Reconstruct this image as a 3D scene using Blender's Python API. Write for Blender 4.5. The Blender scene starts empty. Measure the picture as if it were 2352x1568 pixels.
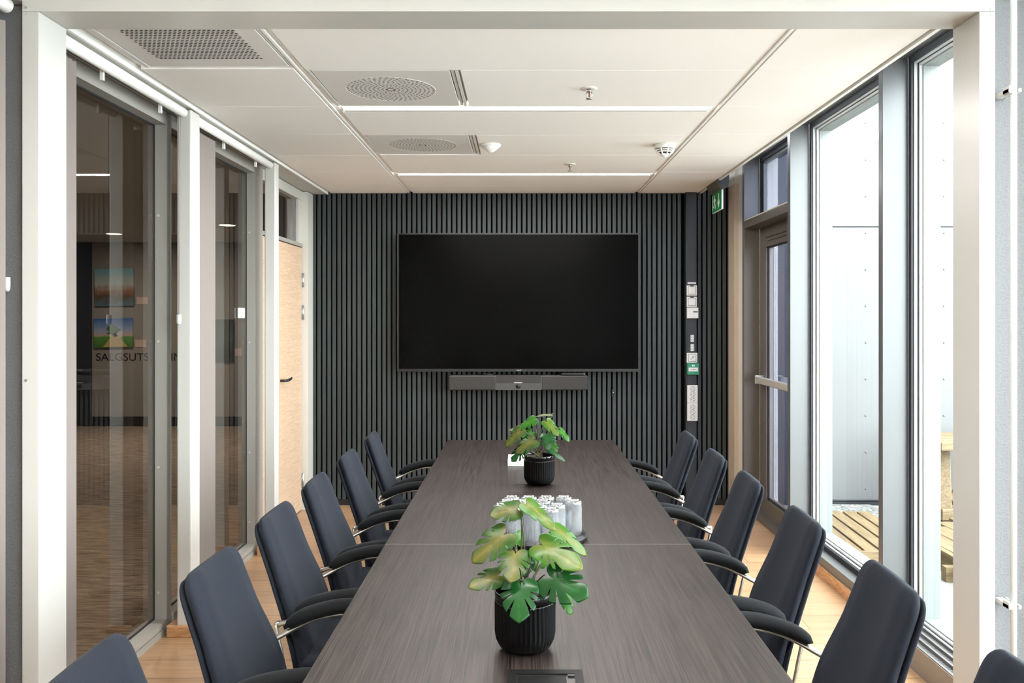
import bpy, bmesh, math, random
from mathutils import Vector, Matrix
random.seed(7)
C = bpy.context.scene.collection
PI = math.pi
# ---------------------------------------------------------------- calibration: photograph 2352 x 1568
F = 1949.0; VX = 1197.0; VY = 728.0; EYE = 1.495
def X(px, D): return (px - VX) * D / F
def Z(py, D): return EYE - (py - VY) * D / F
WALL = 6.747          # front of the slatted back wall
CEIL = 2.481
# ---------------------------------------------------------------- colour + materials
def lin(c):
    c = c / 255.0
    return c / 12.92 if c <= 0.04045 else ((c + 0.055) / 1.055) ** 2.4
def rgb(t): return (lin(t[0]), lin(t[1]), lin(t[2]), 1)
def new_mat(name):
    m = bpy.data.materials.new(name); m.use_nodes = True
    nt = m.node_tree; nt.nodes.clear()
    out = nt.nodes.new('ShaderNodeOutputMaterial')
    return m, nt, out
def N(nt, kind, **kw):
    n = nt.nodes.new(kind)
    for k, v in kw.items(): setattr(n, k, v)
    return n
def mat(name, col, rough=0.5, metal=0.0, spec=0.5, var=0.0, vscale=8.0, stretch=(1, 1, 1), bump=0.0, bscale=200.0, bstretch=(1, 1, 1), sheen=0.0, coat=0.0, bdist=0.002):
    m, nt, out = new_mat(name)
    p = N(nt, 'ShaderNodeBsdfPrincipled')
    nt.links.new(p.outputs[0], out.inputs[0])
    c = rgb(col)
    p.inputs['Base Color'].default_value = c
    p.inputs['Roughness'].default_value = rough
    p.inputs['Metallic'].default_value = metal
    p.inputs['Specular IOR Level'].default_value = spec
    if sheen:
        p.inputs['Sheen Weight'].default_value = sheen
        p.inputs['Sheen Roughness'].default_value = 0.45
        p.inputs['Sheen Tint'].default_value = (0.75, 0.85, 1, 1)
    if coat: p.inputs['Coat Weight'].default_value = coat
    if var or bump:
        tc = N(nt, 'ShaderNodeTexCoord')
    if var:
        mp = N(nt, 'ShaderNodeMapping'); mp.inputs['Scale'].default_value = stretch
        no = N(nt, 'ShaderNodeTexNoise'); no.inputs['Scale'].default_value = vscale; no.inputs['Detail'].default_value = 5
        rp = N(nt, 'ShaderNodeValToRGB')
        rp.color_ramp.elements[0].position = 0.3; rp.color_ramp.elements[1].position = 0.7
        rp.color_ramp.elements[0].color = tuple(x * (1 - var) for x in c[:3]) + (1,)
        rp.color_ramp.elements[1].color = tuple(min(1, x * (1 + var)) for x in c[:3]) + (1,)
        nt.links.new(tc.outputs['Object'], mp.inputs[0]); nt.links.new(mp.outputs[0], no.inputs['Vector'])
        nt.links.new(no.outputs['Fac'], rp.inputs[0]); nt.links.new(rp.outputs[0], p.inputs['Base Color'])
    if bump:
        mp2 = N(nt, 'ShaderNodeMapping'); mp2.inputs['Scale'].default_value = bstretch
        n2 = N(nt, 'ShaderNodeTexNoise'); n2.inputs['Scale'].default_value = bscale; n2.inputs['Detail'].default_value = 3
        b = N(nt, 'ShaderNodeBump'); b.inputs['Strength'].default_value = bump; b.inputs['Distance'].default_value = bdist
        nt.links.new(tc.outputs['Object'], mp2.inputs[0]); nt.links.new(mp2.outputs[0], n2.inputs['Vector'])
        nt.links.new(n2.outputs['Fac'], b.inputs['Height']); nt.links.new(b.outputs[0], p.inputs['Normal'])
    return m
def emit_mat(name, col, s):
    m, nt, out = new_mat(name)
    e = N(nt, 'ShaderNodeEmission'); e.inputs[0].default_value = rgb(col); e.inputs[1].default_value = s
    nt.links.new(e.outputs[0], out.inputs[0]); return m
def pane_mat(name, tint, ior=1.5, rough=0.0, gain=1.0):
    m, nt, out = new_mat(name)
    fr = N(nt, 'ShaderNodeFresnel'); fr.inputs[0].default_value = ior
    tr = N(nt, 'ShaderNodeBsdfTransparent'); tr.inputs[0].default_value = rgb(tint)
    gl = N(nt, 'ShaderNodeBsdfGlossy'); gl.inputs['Roughness'].default_value = rough
    mu = N(nt, 'ShaderNodeMath', operation='MULTIPLY'); mu.inputs[1].default_value = gain; mu.use_clamp = True
    mx = N(nt, 'ShaderNodeMixShader')
    ge = N(nt, 'ShaderNodeNewGeometry'); iv = N(nt, 'ShaderNodeMath', operation='SUBTRACT'); iv.inputs[0].default_value = 1.0
    m2 = N(nt, 'ShaderNodeMath', operation='MULTIPLY')                # reflect once, on the face towards the viewer
    nt.links.new(ge.outputs['Backfacing'], iv.inputs[1]); nt.links.new(fr.outputs[0], mu.inputs[0])
    nt.links.new(mu.outputs[0], m2.inputs[0]); nt.links.new(iv.outputs[0], m2.inputs[1]); nt.links.new(m2.outputs[0], mx.inputs[0])
    nt.links.new(tr.outputs[0], mx.inputs[1]); nt.links.new(gl.outputs[0], mx.inputs[2])
    nt.links.new(mx.outputs[0], out.inputs[0]); return m
def wood_mat(name, dark, light, scale, stretch, rough=0.45, bump=0.25, spec=0.5, distort=1.2):
    m, nt, out = new_mat(name)
    p = N(nt, 'ShaderNodeBsdfPrincipled'); p.inputs['Roughness'].default_value = rough; p.inputs['Specular IOR Level'].default_value = spec
    tc = N(nt, 'ShaderNodeTexCoord'); mp = N(nt, 'ShaderNodeMapping'); mp.inputs['Scale'].default_value = stretch
    n1 = N(nt, 'ShaderNodeTexNoise'); n1.inputs['Scale'].default_value = scale; n1.inputs['Detail'].default_value = 6; n1.inputs['Distortion'].default_value = distort
    mp2 = N(nt, 'ShaderNodeMapping'); mp2.inputs['Scale'].default_value = tuple(s * 2.4 if s > 1 else s * 2 for s in stretch)
    n2 = N(nt, 'ShaderNodeTexNoise'); n2.inputs['Scale'].default_value = scale; n2.inputs['Detail'].default_value = 4
    mx = N(nt, 'ShaderNodeMath', operation='MULTIPLY_ADD'); mx.inputs[1].default_value = 0.55
    ad = N(nt, 'ShaderNodeMath', operation='MULTIPLY'); ad.inputs[1].default_value = 0.45
    rp = N(nt, 'ShaderNodeValToRGB')
    rp.color_ramp.elements[0].position = 0.40; rp.color_ramp.elements[0].color = rgb(dark)
    rp.color_ramp.elements[1].position = 0.60; rp.color_ramp.elements[1].color = rgb(light)
    nt.links.new(tc.outputs['Object'], mp.inputs[0]); nt.links.new(mp.outputs[0], n1.inputs['Vector'])
    nt.links.new(tc.outputs['Object'], mp2.inputs[0]); nt.links.new(mp2.outputs[0], n2.inputs['Vector'])
    nt.links.new(n2.outputs['Fac'], ad.inputs[0]); nt.links.new(n1.outputs['Fac'], mx.inputs[0]); nt.links.new(ad.outputs[0], mx.inputs[2])
    nt.links.new(mx.outputs[0], rp.inputs[0]); nt.links.new(rp.outputs[0], p.inputs['Base Color'])
    b = N(nt, 'ShaderNodeBump'); b.inputs['Strength'].default_value = bump; b.inputs['Distance'].default_value = 0.001
    nt.links.new(mx.outputs[0], b.inputs['Height']); nt.links.new(b.outputs[0], p.inputs['Normal'])
    nt.links.new(p.outputs[0], out.inputs[0]); return m
def floor_mat(name):
    m, nt, out = new_mat(name)
    p = N(nt, 'ShaderNodeBsdfPrincipled'); p.inputs['Roughness'].default_value = 0.30; p.inputs['Specular IOR Level'].default_value = 0.6
    tc = N(nt, 'ShaderNodeTexCoord')
    br = N(nt, 'ShaderNodeTexBrick'); br.offset = 0.37; br.offset_frequency = 2
    br.inputs['Scale'].default_value = 1.0; br.inputs['Brick Width'].default_value = 2.2; br.inputs['Row Height'].default_value = 0.185
    br.inputs['Mortar Size'].default_value = 0.0018; br.inputs['Mortar Smooth'].default_value = 0.1; br.inputs['Bias'].default_value = 0.0
    br.inputs['Color1'].default_value = rgb((176, 142, 109)); br.inputs['Color2'].default_value = rgb((158, 124, 94)); br.inputs['Mortar'].default_value = rgb((88, 64, 45))
    nt.links.new(tc.outputs['Object'], br.inputs['Vector'])
    mp = N(nt, 'ShaderNodeMapping'); mp.inputs['Scale'].default_value = (1.2, 22, 1)
    no = N(nt, 'ShaderNodeTexNoise'); no.inputs['Scale'].default_value = 3; no.inputs['Detail'].default_value = 6; no.inputs['Distortion'].default_value = 0.8
    nt.links.new(tc.outputs['Object'], mp.inputs[0]); nt.links.new(mp.outputs[0], no.inputs['Vector'])
    rp = N(nt, 'ShaderNodeValToRGB'); rp.color_ramp.elements[0].position = 0.3; rp.color_ramp.elements[0].color = (0.80, 0.78, 0.76, 1)
    rp.color_ramp.elements[1].position = 0.65; rp.color_ramp.elements[1].color = (1.05, 1.05, 1.05, 1)
    nt.links.new(no.outputs['Fac'], rp.inputs[0])
    mx = N(nt, 'ShaderNodeMix', data_type='RGBA', blend_type='MULTIPLY'); mx.inputs[0].default_value = 1
    nt.links.new(br.outputs['Color'], mx.inputs[6]); nt.links.new(rp.outputs[0], mx.inputs[7]); nt.links.new(mx.outputs[2], p.inputs['Base Color'])
    nt.links.new(p.outputs[0], out.inputs[0]); return m
def leaf_mat(name, edge, mid, rough=0.35, tan=0.5, spec=0.25):
    """uv: u 0..1 along the leaf, v 0 at the midrib .. 1 at the margin"""
    m, nt, out = new_mat(name)
    p = N(nt, 'ShaderNodeBsdfPrincipled'); p.inputs['Roughness'].default_value = rough; p.inputs['Specular IOR Level'].default_value = spec
    uv = N(nt, 'ShaderNodeUVMap'); uv.uv_map = 'leaf'
    sp = N(nt, 'ShaderNodeSeparateXYZ'); nt.links.new(uv.outputs[0], sp.inputs[0])
    tc = N(nt, 'ShaderNodeTexCoord'); no = N(nt, 'ShaderNodeTexNoise'); no.inputs['Scale'].default_value = 55; no.inputs['Detail'].default_value = 4
    nt.links.new(tc.outputs['Object'], no.inputs['Vector'])
    a = N(nt, 'ShaderNodeMath', operation='MULTIPLY_ADD'); a.inputs[1].default_value = 0.9
    s = N(nt, 'ShaderNodeMath', operation='SUBTRACT'); s.inputs[1].default_value = 0.5
    nt.links.new(no.outputs['Fac'], s.inputs[0]); nt.links.new(s.outputs[0], a.inputs[0]); nt.links.new(sp.outputs['Y'], a.inputs[2])
    rp = N(nt, 'ShaderNodeValToRGB'); e = rp.color_ramp.elements
    e[0].position = 0.02; e[0].color = rgb(tuple(min(255, c * 1.1) for c in mid))
    e[1].position = 0.75; e[1].color = rgb(edge)
    n3 = e.new(0.06); n3.color = rgb(mid)
    n4 = e.new(tan); n4.color = rgb(tuple((c + d) / 2 for c, d in zip(mid, edge)))
    nt.links.new(a.outputs[0], rp.inputs[0]); nt.links.new(rp.outputs[0], p.inputs['Base Color'])
    tl = N(nt, 'ShaderNodeBsdfTranslucent'); nt.links.new(rp.outputs[0], tl.inputs[0])
    mx = N(nt, 'ShaderNodeMixShader'); mx.inputs[0].default_value = 0.15
    nt.links.new(p.outputs[0], mx.inputs[1]); nt.links.new(tl.outputs[0], mx.inputs[2]); nt.links.new(mx.outputs[0], out.inputs[0])
    return m
def carpet_mat(name):
    m, nt, out = new_mat(name)
    p = N(nt, 'ShaderNodeBsdfPrincipled'); p.inputs['Roughness'].default_value = 0.95; p.inputs['Specular IOR Level'].default_value = 0.1
    tc = N(nt, 'ShaderNodeTexCoord'); mp = N(nt, 'ShaderNodeMapping'); mp.inputs['Scale'].default_value = (1.5, 14, 1)
    no = N(nt, 'ShaderNodeTexNoise'); no.inputs['Scale'].default_value = 4; no.inputs['Detail'].default_value = 8; no.inputs['Roughness'].default_value = 0.75
    rp = N(nt, 'ShaderNodeValToRGB'); e = rp.color_ramp.elements
    e[0].position = 0.35; e[0].color = rgb((58, 44, 36)); e[1].position = 0.66; e[1].color = rgb((196, 178, 160))
    nt.links.new(tc.outputs['Object'], mp.inputs[0]); nt.links.new(mp.outputs[0], no.inputs['Vector'])
    nt.links.new(no.outputs['Fac'], rp.inputs[0]); nt.links.new(rp.outputs[0], p.inputs['Base Color']); nt.links.new(p.outputs[0], out.inputs[0])
    return m
def paint_mat(name, stops, noise=0.18, scale=6.0):
    m, nt, out = new_mat(name)
    p = N(nt, 'ShaderNodeBsdfPrincipled'); p.inputs['Roughness'].default_value = 0.6
    tc = N(nt, 'ShaderNodeTexCoord'); sp = N(nt, 'ShaderNodeSeparateXYZ'); nt.links.new(tc.outputs['Generated'], sp.inputs[0])
    no = N(nt, 'ShaderNodeTexNoise'); no.inputs['Scale'].default_value = scale; no.inputs['Detail'].default_value = 5
    nt.links.new(tc.outputs['Generated'], no.inputs['Vector'])
    a = N(nt, 'ShaderNodeMath', operation='MULTIPLY_ADD'); a.inputs[1].default_value = noise * 2
    s = N(nt, 'ShaderNodeMath', operation='SUBTRACT'); s.inputs[1].default_value = 0.5
    nt.links.new(no.outputs['Fac'], s.inputs[0]); nt.links.new(s.outputs[0], a.inputs[0]); nt.links.new(sp.outputs['Z'], a.inputs[2])
    rp = N(nt, 'ShaderNodeValToRGB'); e = rp.color_ramp.elements
    e[0].position, e[0].color = stops[0][0], rgb(stops[0][1]); e[1].position, e[1].color = stops[-1][0], rgb(stops[-1][1])
    for po, co in stops[1:-1]:
        n = e.new(po); n.color = rgb(co)
    nt.links.new(a.outputs[0], rp.inputs[0]); nt.links.new(rp.outputs[0], p.inputs['Base Color']); nt.links.new(p.outputs[0], out.inputs[0])
    return m

M = {}
M['ceiling'] = mat('ceiling_tile', (246, 245, 243), 0.9, spec=0.1, bump=0.08, bscale=60)
M['ceiling_back'] = mat('ceiling_void', (150, 149, 147), 0.9)
M['white'] = mat('white_paint', (236, 236, 233), 0.45)
M['casing'] = mat('white_casing', (186, 185, 181), 0.35, var=0.02, vscale=2)
M['post'] = mat('pale_grey_lacquer', (200, 199, 194), 0.4)
M['frame'] = mat('grey_beige_frame', (156, 153, 146), 0.4)
M['frame_light'] = mat('light_frame', (196, 194, 186), 0.4)
M['alu'] = mat('grey_aluminium', (94, 95, 96), 0.33, metal=0.25)
M['alu_dark'] = mat('dark_anodised', (104, 98, 91), 0.35, metal=0.3)
M['outer'] = mat('outer_frame_grey', (112, 116, 114), 0.4)
M['gasket'] = mat('rubber_gasket', (28, 32, 38), 0.6)
M['sash_white'] = mat('sash_white', (176, 177, 177), 0.35)
M['slat'] = mat('dark_oak_slat', (44, 50, 51), 0.6, var=0.28, vscale=22, stretch=(1.2, 1, 0.05), bump=0.35, bscale=120, bstretch=(1, 1, 0.06))
M['felt'] = mat('black_felt', (9, 9, 9), 0.95, spec=0.05)
M['black'] = mat('black_plastic', (20, 20, 21), 0.45)
M['matte_black'] = mat('matte_black', (16, 16, 16), 0.5, spec=.15)
M['trunk'] = mat('trunking_black', (30, 34, 37), 0.5)
M['bezel'] = mat('screen_bezel', (22, 22, 23), 0.4)
M['screen'] = mat('screen_glass', (3, 3, 3), 0.18, spec=0.06)
M['grille'] = mat('speaker_cloth', (44, 42, 40), 0.85, bump=0.5, bscale=900)
M['grey_plastic'] = mat('grey_plastic', (58, 57, 56), 0.45)
M['lens'] = mat('camera_lens', (4, 4, 6), 0.08)
M['silver_text'] = mat('silver_print', (205, 205, 205), 0.35)
M['floor'] = floor_mat('oak_planks')
M['plinth'] = wood_mat('oak_plinth', (166, 118, 78), (202, 156, 112), 3, (3, 3, 20), 0.5, 0.1)
M['table'] = wood_mat('dark_laminate', (16, 12, 11), (51, 42, 38), 5.0, (38, 0.5, 1), 0.42, 0.5, spec=.25, distort=1.6)
M['table_edge'] = mat('dark_edge_band', (40, 35, 33), 0.4)
M['hatch'] = mat('hatch_brown', (34, 28, 26), 0.4)
M['chair'] = mat('navy_fabric', (18, 22, 31), 0.85, spec=0.2, var=0.10, vscale=420, bump=0.35, bscale=500, sheen=0.04)
M['armpad'] = mat('black_fabric_pad', (18, 19, 21), 0.85, spec=0.2, bump=0.3, bscale=500, sheen=0.04)
M['chrome'] = mat('satin_nickel', (176, 172, 166), 0.34, metal=1.0)
M['door'] = wood_mat('pale_beech', (188, 160, 132), (208, 181, 154), 3, (1, 1.5, 26), 0.5, 0.08)
M['steel'] = mat('brushed_steel', (190, 190, 188), 0.3, metal=0.9)
M['wallpaper'] = mat('grey_textured_wallpaper', (116, 117, 119), 0.8, var=0.12, vscale=160, bump=0.8, bscale=170, bstretch=(0.7, 0.7, 1.3))
M['blind'] = mat('pleated_fabric', (122, 113, 108), 0.8)
M['lobby_wall'] = mat('lobby_grey_wall', (146, 141, 136), 0.85)
M['lobby_dark'] = mat('lobby_navy_wall', (34, 37, 45), 0.7)
M['lobby_ceiling'] = mat('lobby_ceiling', (190, 188, 184), 0.9)
M['carpet'] = carpet_mat('brown_carpet')
M['pane'] = pane_mat('window_glass', (246, 250, 249), gain=0.6)
M['pane_left'] = pane_mat('tinted_partition_glass', (228, 225, 220), 1.52, gain=1.4)
M['pane_door'] = pane_mat('door_glass', (190, 194, 204), 1.5, gain=1.9)
M['paper'] = mat('white_paper', (244, 242, 240), 0.7)
M['pot'] = mat('black_glazed_glass', (6, 6, 7), 0.2, spec=.3)
M['soil'] = mat('dark_filling', (14, 13, 12), 0.9)
M['smoke'] = pane_mat('smoked_glass', (120, 118, 114), 1.45, gain=1.4)
M['stem'] = mat('olive_stem', (74, 78, 34), 0.5)
M['stem_dark'] = mat('brown_stem', (58, 46, 34), 0.55)
M['leaf_green'] = leaf_mat('leaf_green', (14, 54, 20), (22, 64, 24), 0.27)
M['leaf_bright'] = leaf_mat('leaf_bright', (34, 84, 16), (46, 94, 24), 0.3)
M['leaf_olive'] = leaf_mat('leaf_olive', (34, 64, 14), (80, 76, 32), 0.38, 0.4)
M['leaf_pale'] = leaf_mat('leaf_pale', (46, 88, 22), (80, 88, 28), 0.30, 0.45)
M['green'] = mat('sign_green', (10, 122, 62), 0.4)
M['release_green'] = mat('release_green', (30, 122, 90), 0.4)
M['switch'] = mat('white_switch', (198, 197, 193), 0.35)
M['socket_dark'] = mat('socket_recess', (120, 118, 114), 0.5)
M['housing'] = mat('dark_grey_housing', (86, 82, 77), 0.45)
M['lamp'] = emit_mat('lamp_diffuser', (255, 250, 242), 8.0)
M['downlight'] = emit_mat('downlight_disc', (255, 236, 205), 9.0)
M['led'] = emit_mat('led_dot', (255, 255, 255), 2.0)
M['red'] = mat('red_bulb', (120, 40, 34), 0.25)
M['ext_panel'] = mat('fibre_cement_panel', (90, 90, 91), 0.6, var=0.03, vscale=1.5)
M['ext_blue'] = mat('wall_blue_shade', (50, 53, 62), 0.5, var=0.06, vscale=3, stretch=(6, 1, .2))  # blue-grey colour stands for shade and reflections on the pale outside wall
M['ext_dark'] = mat('dark_flashing', (28, 31, 35), 0.45)
M['concrete'] = mat('pale_concrete', (128, 126, 122), 0.85, var=0.10, vscale=9, bump=0.3, bscale=40)
M['gravel'] = mat('white_gravel', (112, 112, 110), 0.9, var=0.7, vscale=38, bump=1.0, bscale=38, bdist=0.02)
M['pine'] = wood_mat('raw_pine', (84, 66, 40), (112, 96, 68), 3, (12, 0.9, 12), 0.6, 0.15)
M['pine_x'] = wood_mat('raw_pine_cross', (84, 66, 40), (112, 96, 68), 3, (0.9, 12, 12), 0.6, 0.15)
M['carton'] = mat('card_pink', (206, 180, 168), 0.7)
M['letter'] = mat('dark_lettering', (8, 8, 8), 0.5)
M['grill_metal'] = mat('grille_aluminium', (104, 102, 101), 0.4, metal=0.3)
M['grill_dark'] = mat('grille_shadow', (66, 64, 63), 0.6)
M['conv'] = mat('convector_beige', (126, 117, 109), 0.5)
M['vent'] = mat('vent_grey', (222, 221, 219), 0.5)
M['vent_dark'] = mat('vent_hole', (66, 66, 66), 0.8)
M['pipe'] = mat('pipe_white', (214, 220, 224), 0.2, coat=0.4)
M['glass'] = None
M['glass'] = pane_mat('clear_tumbler_glass', (246, 248, 250), 1.5, rough=.0, gain=4.2)
nt = M['glass'].node_tree; mo = nt.nodes['Material Output']; thin = mo.inputs[0].links[0].from_node
gb = nt.nodes.new('ShaderNodeBsdfTranslucent'); gb.inputs[0].default_value = (.95, .96, .97, 1)
gd = nt.nodes.new('ShaderNodeBsdfDiffuse'); gd.inputs[0].default_value = (.95, .96, .97, 1)
m1 = nt.nodes.new('ShaderNodeMixShader'); mg = nt.nodes.new('ShaderNodeMixShader'); mg.inputs[0].default_value = .09  # white diffuse share stands in for window light reflected inside the glass
nt.links.new(gb.outputs[0], m1.inputs[1]); nt.links.new(gd.outputs[0], m1.inputs[2])
nt.links.new(thin.outputs[0], mg.inputs[1]); nt.links.new(m1.outputs[0], mg.inputs[2]); nt.links.new(mg.outputs[0], mo.inputs[0])

# ---------------------------------------------------------------- mesh builder
class MB:
    def __init__(self): self.bm = bmesh.new()
    def box(self, x0, x1, y0, y1, z0, z1, bevel=0.0, seg=2, mtx=None, mi=0):
        bm = self.bm
        x0, x1 = min(x0, x1), max(x0, x1); y0, y1 = min(y0, y1), max(y0, y1); z0, z1 = min(z0, z1), max(z0, z1)
        v = [bm.verts.new((x, y, z)) for x in (x0, x1) for y in (y0, y1) for z in (z0, z1)]
        fs = [bm.faces.new([v[i] for i in q]) for q in ((0, 1, 3, 2), (4, 6, 7, 5), (0, 4, 5, 1), (2, 3, 7, 6), (0, 2, 6, 4), (1, 5, 7, 3))]
        for f in fs: f.material_index = mi
        if bevel > 0:
            es = list({e for f in fs for e in f.edges})
            r = bmesh.ops.bevel(bm, geom=es, offset=bevel, segments=seg, profile=0.5, affect='EDGES')
            vs = {w for f in r['faces'] for w in f.verts} | {w for w in v if w.is_valid}
            for f in r['faces']: f.material_index = mi
        else: vs = v
        if mtx is not None:
            allv = set()
            for w in vs: allv.add(w)
            bmesh.ops.transform(bm, matrix=mtx, verts=list(allv))
        return self
    def tube(self, pts, r, n=12, flat=(1, 1), cap=True, up=None, closed=False, mi=0):
        bm = self.bm; pts = [Vector(p) for p in pts]; rings = []
        rad = r if isinstance(r, (list, tuple)) else [r] * len(pts)
        prev = None
        for i, p in enumerate(pts):
            t = (pts[min(i + 1, len(pts) - 1)] - pts[max(i - 1, 0)]).normalized()
            if up is not None: a = Vector(up)
            elif prev is not None: a = prev
            else: a = Vector((0, 0, 1)) if abs(t.z) < 0.9 else Vector((0, 1, 0))
            s = t.cross(a).normalized(); u = s.cross(t).normalized(); prev = u
            rings.append([bm.verts.new(p + (s * math.cos(2 * PI * k / n) * flat[0] + u * math.sin(2 * PI * k / n) * flat[1]) * rad[i]) for k in range(n)])
        for a, b in zip(rings, rings[1:]):
            for k in range(n):
                f = bm.faces.new((a[k], a[(k + 1) % n], b[(k + 1) % n], b[k])); f.smooth = True; f.material_index = mi
        if cap:
            f = bm.faces.new(rings[0][::-1]); f.material_index = mi
            f = bm.faces.new(rings[-1]); f.material_index = mi
        return self
    def loft(self, rings, cap=True, smooth=True):
        bm = self.bm; rr = [[bm.verts.new(p) for p in r] for r in rings]; n = len(rr[0])
        for a, b in zip(rr, rr[1:]):
            for k in range(n):
                f = bm.faces.new((a[k], a[(k + 1) % n], b[(k + 1) % n], b[k])); f.smooth = smooth
        if cap:
            for r in (rr[0][::-1], rr[-1]):
                f = bm.faces.new(r); f.smooth = smooth
        return self
    def lathe(self, prof, n=48, mtx=None, ribs=None, closed=False, smooth=True, mi=0):
        """prof: (r, z) or (r, z, rib_depth)"""
        bm = self.bm; rings = []
        for p in prof:
            r, z = p[0], p[1]; rd = p[2] if len(p) > 2 else 0
            ring = []
            for k in range(n):
                a = 2 * PI * k / n
                rr = r - (rd * abs(math.sin(a * ribs / 2)) if rd and ribs else 0)
                v = Vector((rr * math.cos(a), rr * math.sin(a), z))
                ring.append(bm.verts.new(mtx @ v if mtx is not None else v))
            rings.append(ring)
        m = len(rings)
        for i in range(m if closed else m - 1):
            a, b = rings[i], rings[(i + 1) % m]
            for k in range(n):
                f = bm.faces.new((a[k], a[(k + 1) % n], b[(k + 1) % n], b[k])); f.smooth = smooth; f.material_index = mi
        if not closed:
            if prof[0][0] > 1e-6: bm.faces.new(rings[0][::-1]).material_index = mi
            if prof[-1][0] > 1e-6: bm.faces.new(rings[-1]).material_index = mi
        return self
    def prism(self, pts, d, mtx=None):
        """2-D outline in local XY, thickness d along local Z, moved by mtx"""
        bm = self.bm; mtx = mtx or Matrix()
        a = [bm.verts.new(mtx @ Vector((x, y, 0))) for x, y in pts]; b = [bm.verts.new(mtx @ Vector((x, y, d))) for x, y in pts]
        bm.faces.new(a[::-1]); bm.faces.new(b); n = len(pts)
        for i in range(n): bm.faces.new((a[i], a[(i + 1) % n], b[(i + 1) % n], b[i]))
        return self
    def disc(self, c, r, h, axis='Z', n=20):
        rot = {'Z': Matrix(), 'Y': Matrix.Rotation(PI / 2, 4, 'X'), 'X': Matrix.Rotation(PI / 2, 4, 'Y')}[axis]
        return self.lathe([(r, 0), (r, h)], n, Matrix.Translation(c) @ rot, smooth=False)
    def build(self, name, m, parent=None, smooth_angle=None):
        bm = self.bm
        bmesh.ops.recalc_face_normals(bm, faces=bm.faces)
        me = bpy.data.meshes.new(name); bm.to_mesh(me); bm.free()
        o = bpy.data.objects.new(name, me); C.objects.link(o)
        for k in (m if isinstance(m, (list, tuple)) else [m]): me.materials.append(k)
        if parent: o.parent = parent
        return o
def B(*a, **k): return MB().box(*a, **k)
def tag(o, label=None, cat=None, group=None, kind=None):
    if label: o['label'] = label
    if cat: o['category'] = cat
    if group: o['group'] = group
    if kind: o['kind'] = kind
    return o
def empty(name, loc=(0, 0, 0), rz=0):
    o = bpy.data.objects.new(name, None); C.objects.link(o); o.location = loc; o.rotation_euler = (0, 0, rz)
    o.empty_display_size = 0.1; return o
def struct(o): o['kind'] = 'structure'; return o
def copy_tree(o, parent=None):
    c = o.copy(); C.objects.link(c)
    if parent is not None: c.parent = parent
    for ch in list(o.children): copy_tree(ch, c)
    return c
def text_obj(name, s, size, m, loc, rot, parent=None, depth=0.0006, align='CENTER', squeeze=1.0):
    cu = bpy.data.curves.new(name + '_outline', 'FONT'); cu.body = s; cu.size = size; cu.extrude = depth
    cu.align_x = align; cu.align_y = 'CENTER'
    t = bpy.data.objects.new(name + '_outline', cu); C.objects.link(t)
    bpy.context.view_layer.update()
    me = bpy.data.meshes.new_from_object(t.evaluated_get(bpy.context.evaluated_depsgraph_get()))
    bpy.data.objects.remove(t); bpy.data.curves.remove(cu)
    me.materials.clear(); me.materials.append(m)
    o = bpy.data.objects.new(name, me); C.objects.link(o); o.location = loc; o.rotation_euler = rot; o.scale = (squeeze, 1, 1)
    if parent: o.parent = parent
    return o
FACE_CAM = (PI / 2, 0, 0)      # text standing upright, read from -Y

# ================================================================ SETTING
NEAR = -3.2
struct(B(-1.74, 1.86, NEAR, WALL + .05, -0.06, 0).build('floor', M['floor']))
# ---- back wall: black felt and vertical slats
w = MB()
w.box(-1.74, 1.70, WALL + .018, WALL + .12, 0, 2.90, mi=1)
pitch = 0.0398
x = -1.700
while x < 1.645:
    if not (1.27 < x + .013 < 1.395):
        w.box(x, x + .0262, WALL, WALL + .02, 0.046, 2.524 if x > 1.38 else 2.50, bevel=0.0012, seg=1)
    x += pitch
struct(w.build('wall_back', [M['slat'], M['felt']]))
struct(B(-1.70, 1.66, WALL - .004, WALL + .02, 0.0, 0.046).build('baseboard_back', M['black']))
struct(B(1.386, 1.86, WALL - .012, WALL + .1, 2.526, 2.90).build('trim_1', M['frame_light']))
# corner column in the far right corner (tan panel, lighter board above)
w = MB(); w.box(1.648, 1.90, 6.555, WALL + .1, 0, 2.524, bevel=.002, seg=1)
struct(w.build('wall_corner', mat('tan_column', (176, 160, 142), 0.5)))
struct(B(1.652, 1.90, 6.56, WALL + .1, 2.526, 2.92).build('trim_2', M['frame_light']))

# ---- ceiling: tiles, grooves, back plane
c = MB()
def tile(x0, x1, y0, y1): c.box(x0 + .0015, x1 - .0015, y0 + .0015, y1 - .0015, CEIL, CEIL + .02, bevel=.0015, seg=1)
LX0, LX1, MX0, MX1, RX0, RX1 = -1.515, -.903, -.862, .905, .943, 1.405
rows = [2.774 + .6 * k for k in range(-10, 6)] + [6.284, WALL + .02]
for a, b in zip(rows, rows[1:]):
    if abs(a - 2.774) > .01: tile(LX0, LX1, a, b)
    tile(RX0, RX1, a, b)
for a, b in ((2.774, 3.39), (5.165, 5.82), (5.945, 6.36), (6.36, WALL + .02)):
    tile(MX0, MX1, a, b)
tile(-.245, MX1, 3.39, 3.972); tile(MX0, MX1, 4.085, 4.605); tile(-.245, MX1, 4.605, 5.165)
tile(MX0, MX1, 1.6, 2.774); tile(MX0, MX1, 0.4, 1.5); tile(MX0, MX1, -1.2, .3); tile(MX0, MX1, NEAR, -1.3)
c.box(-1.53, 1.41, NEAR, WALL + .02, CEIL + .022, CEIL + .05)
struct(c.build('ceiling', M['ceiling']))
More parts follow.
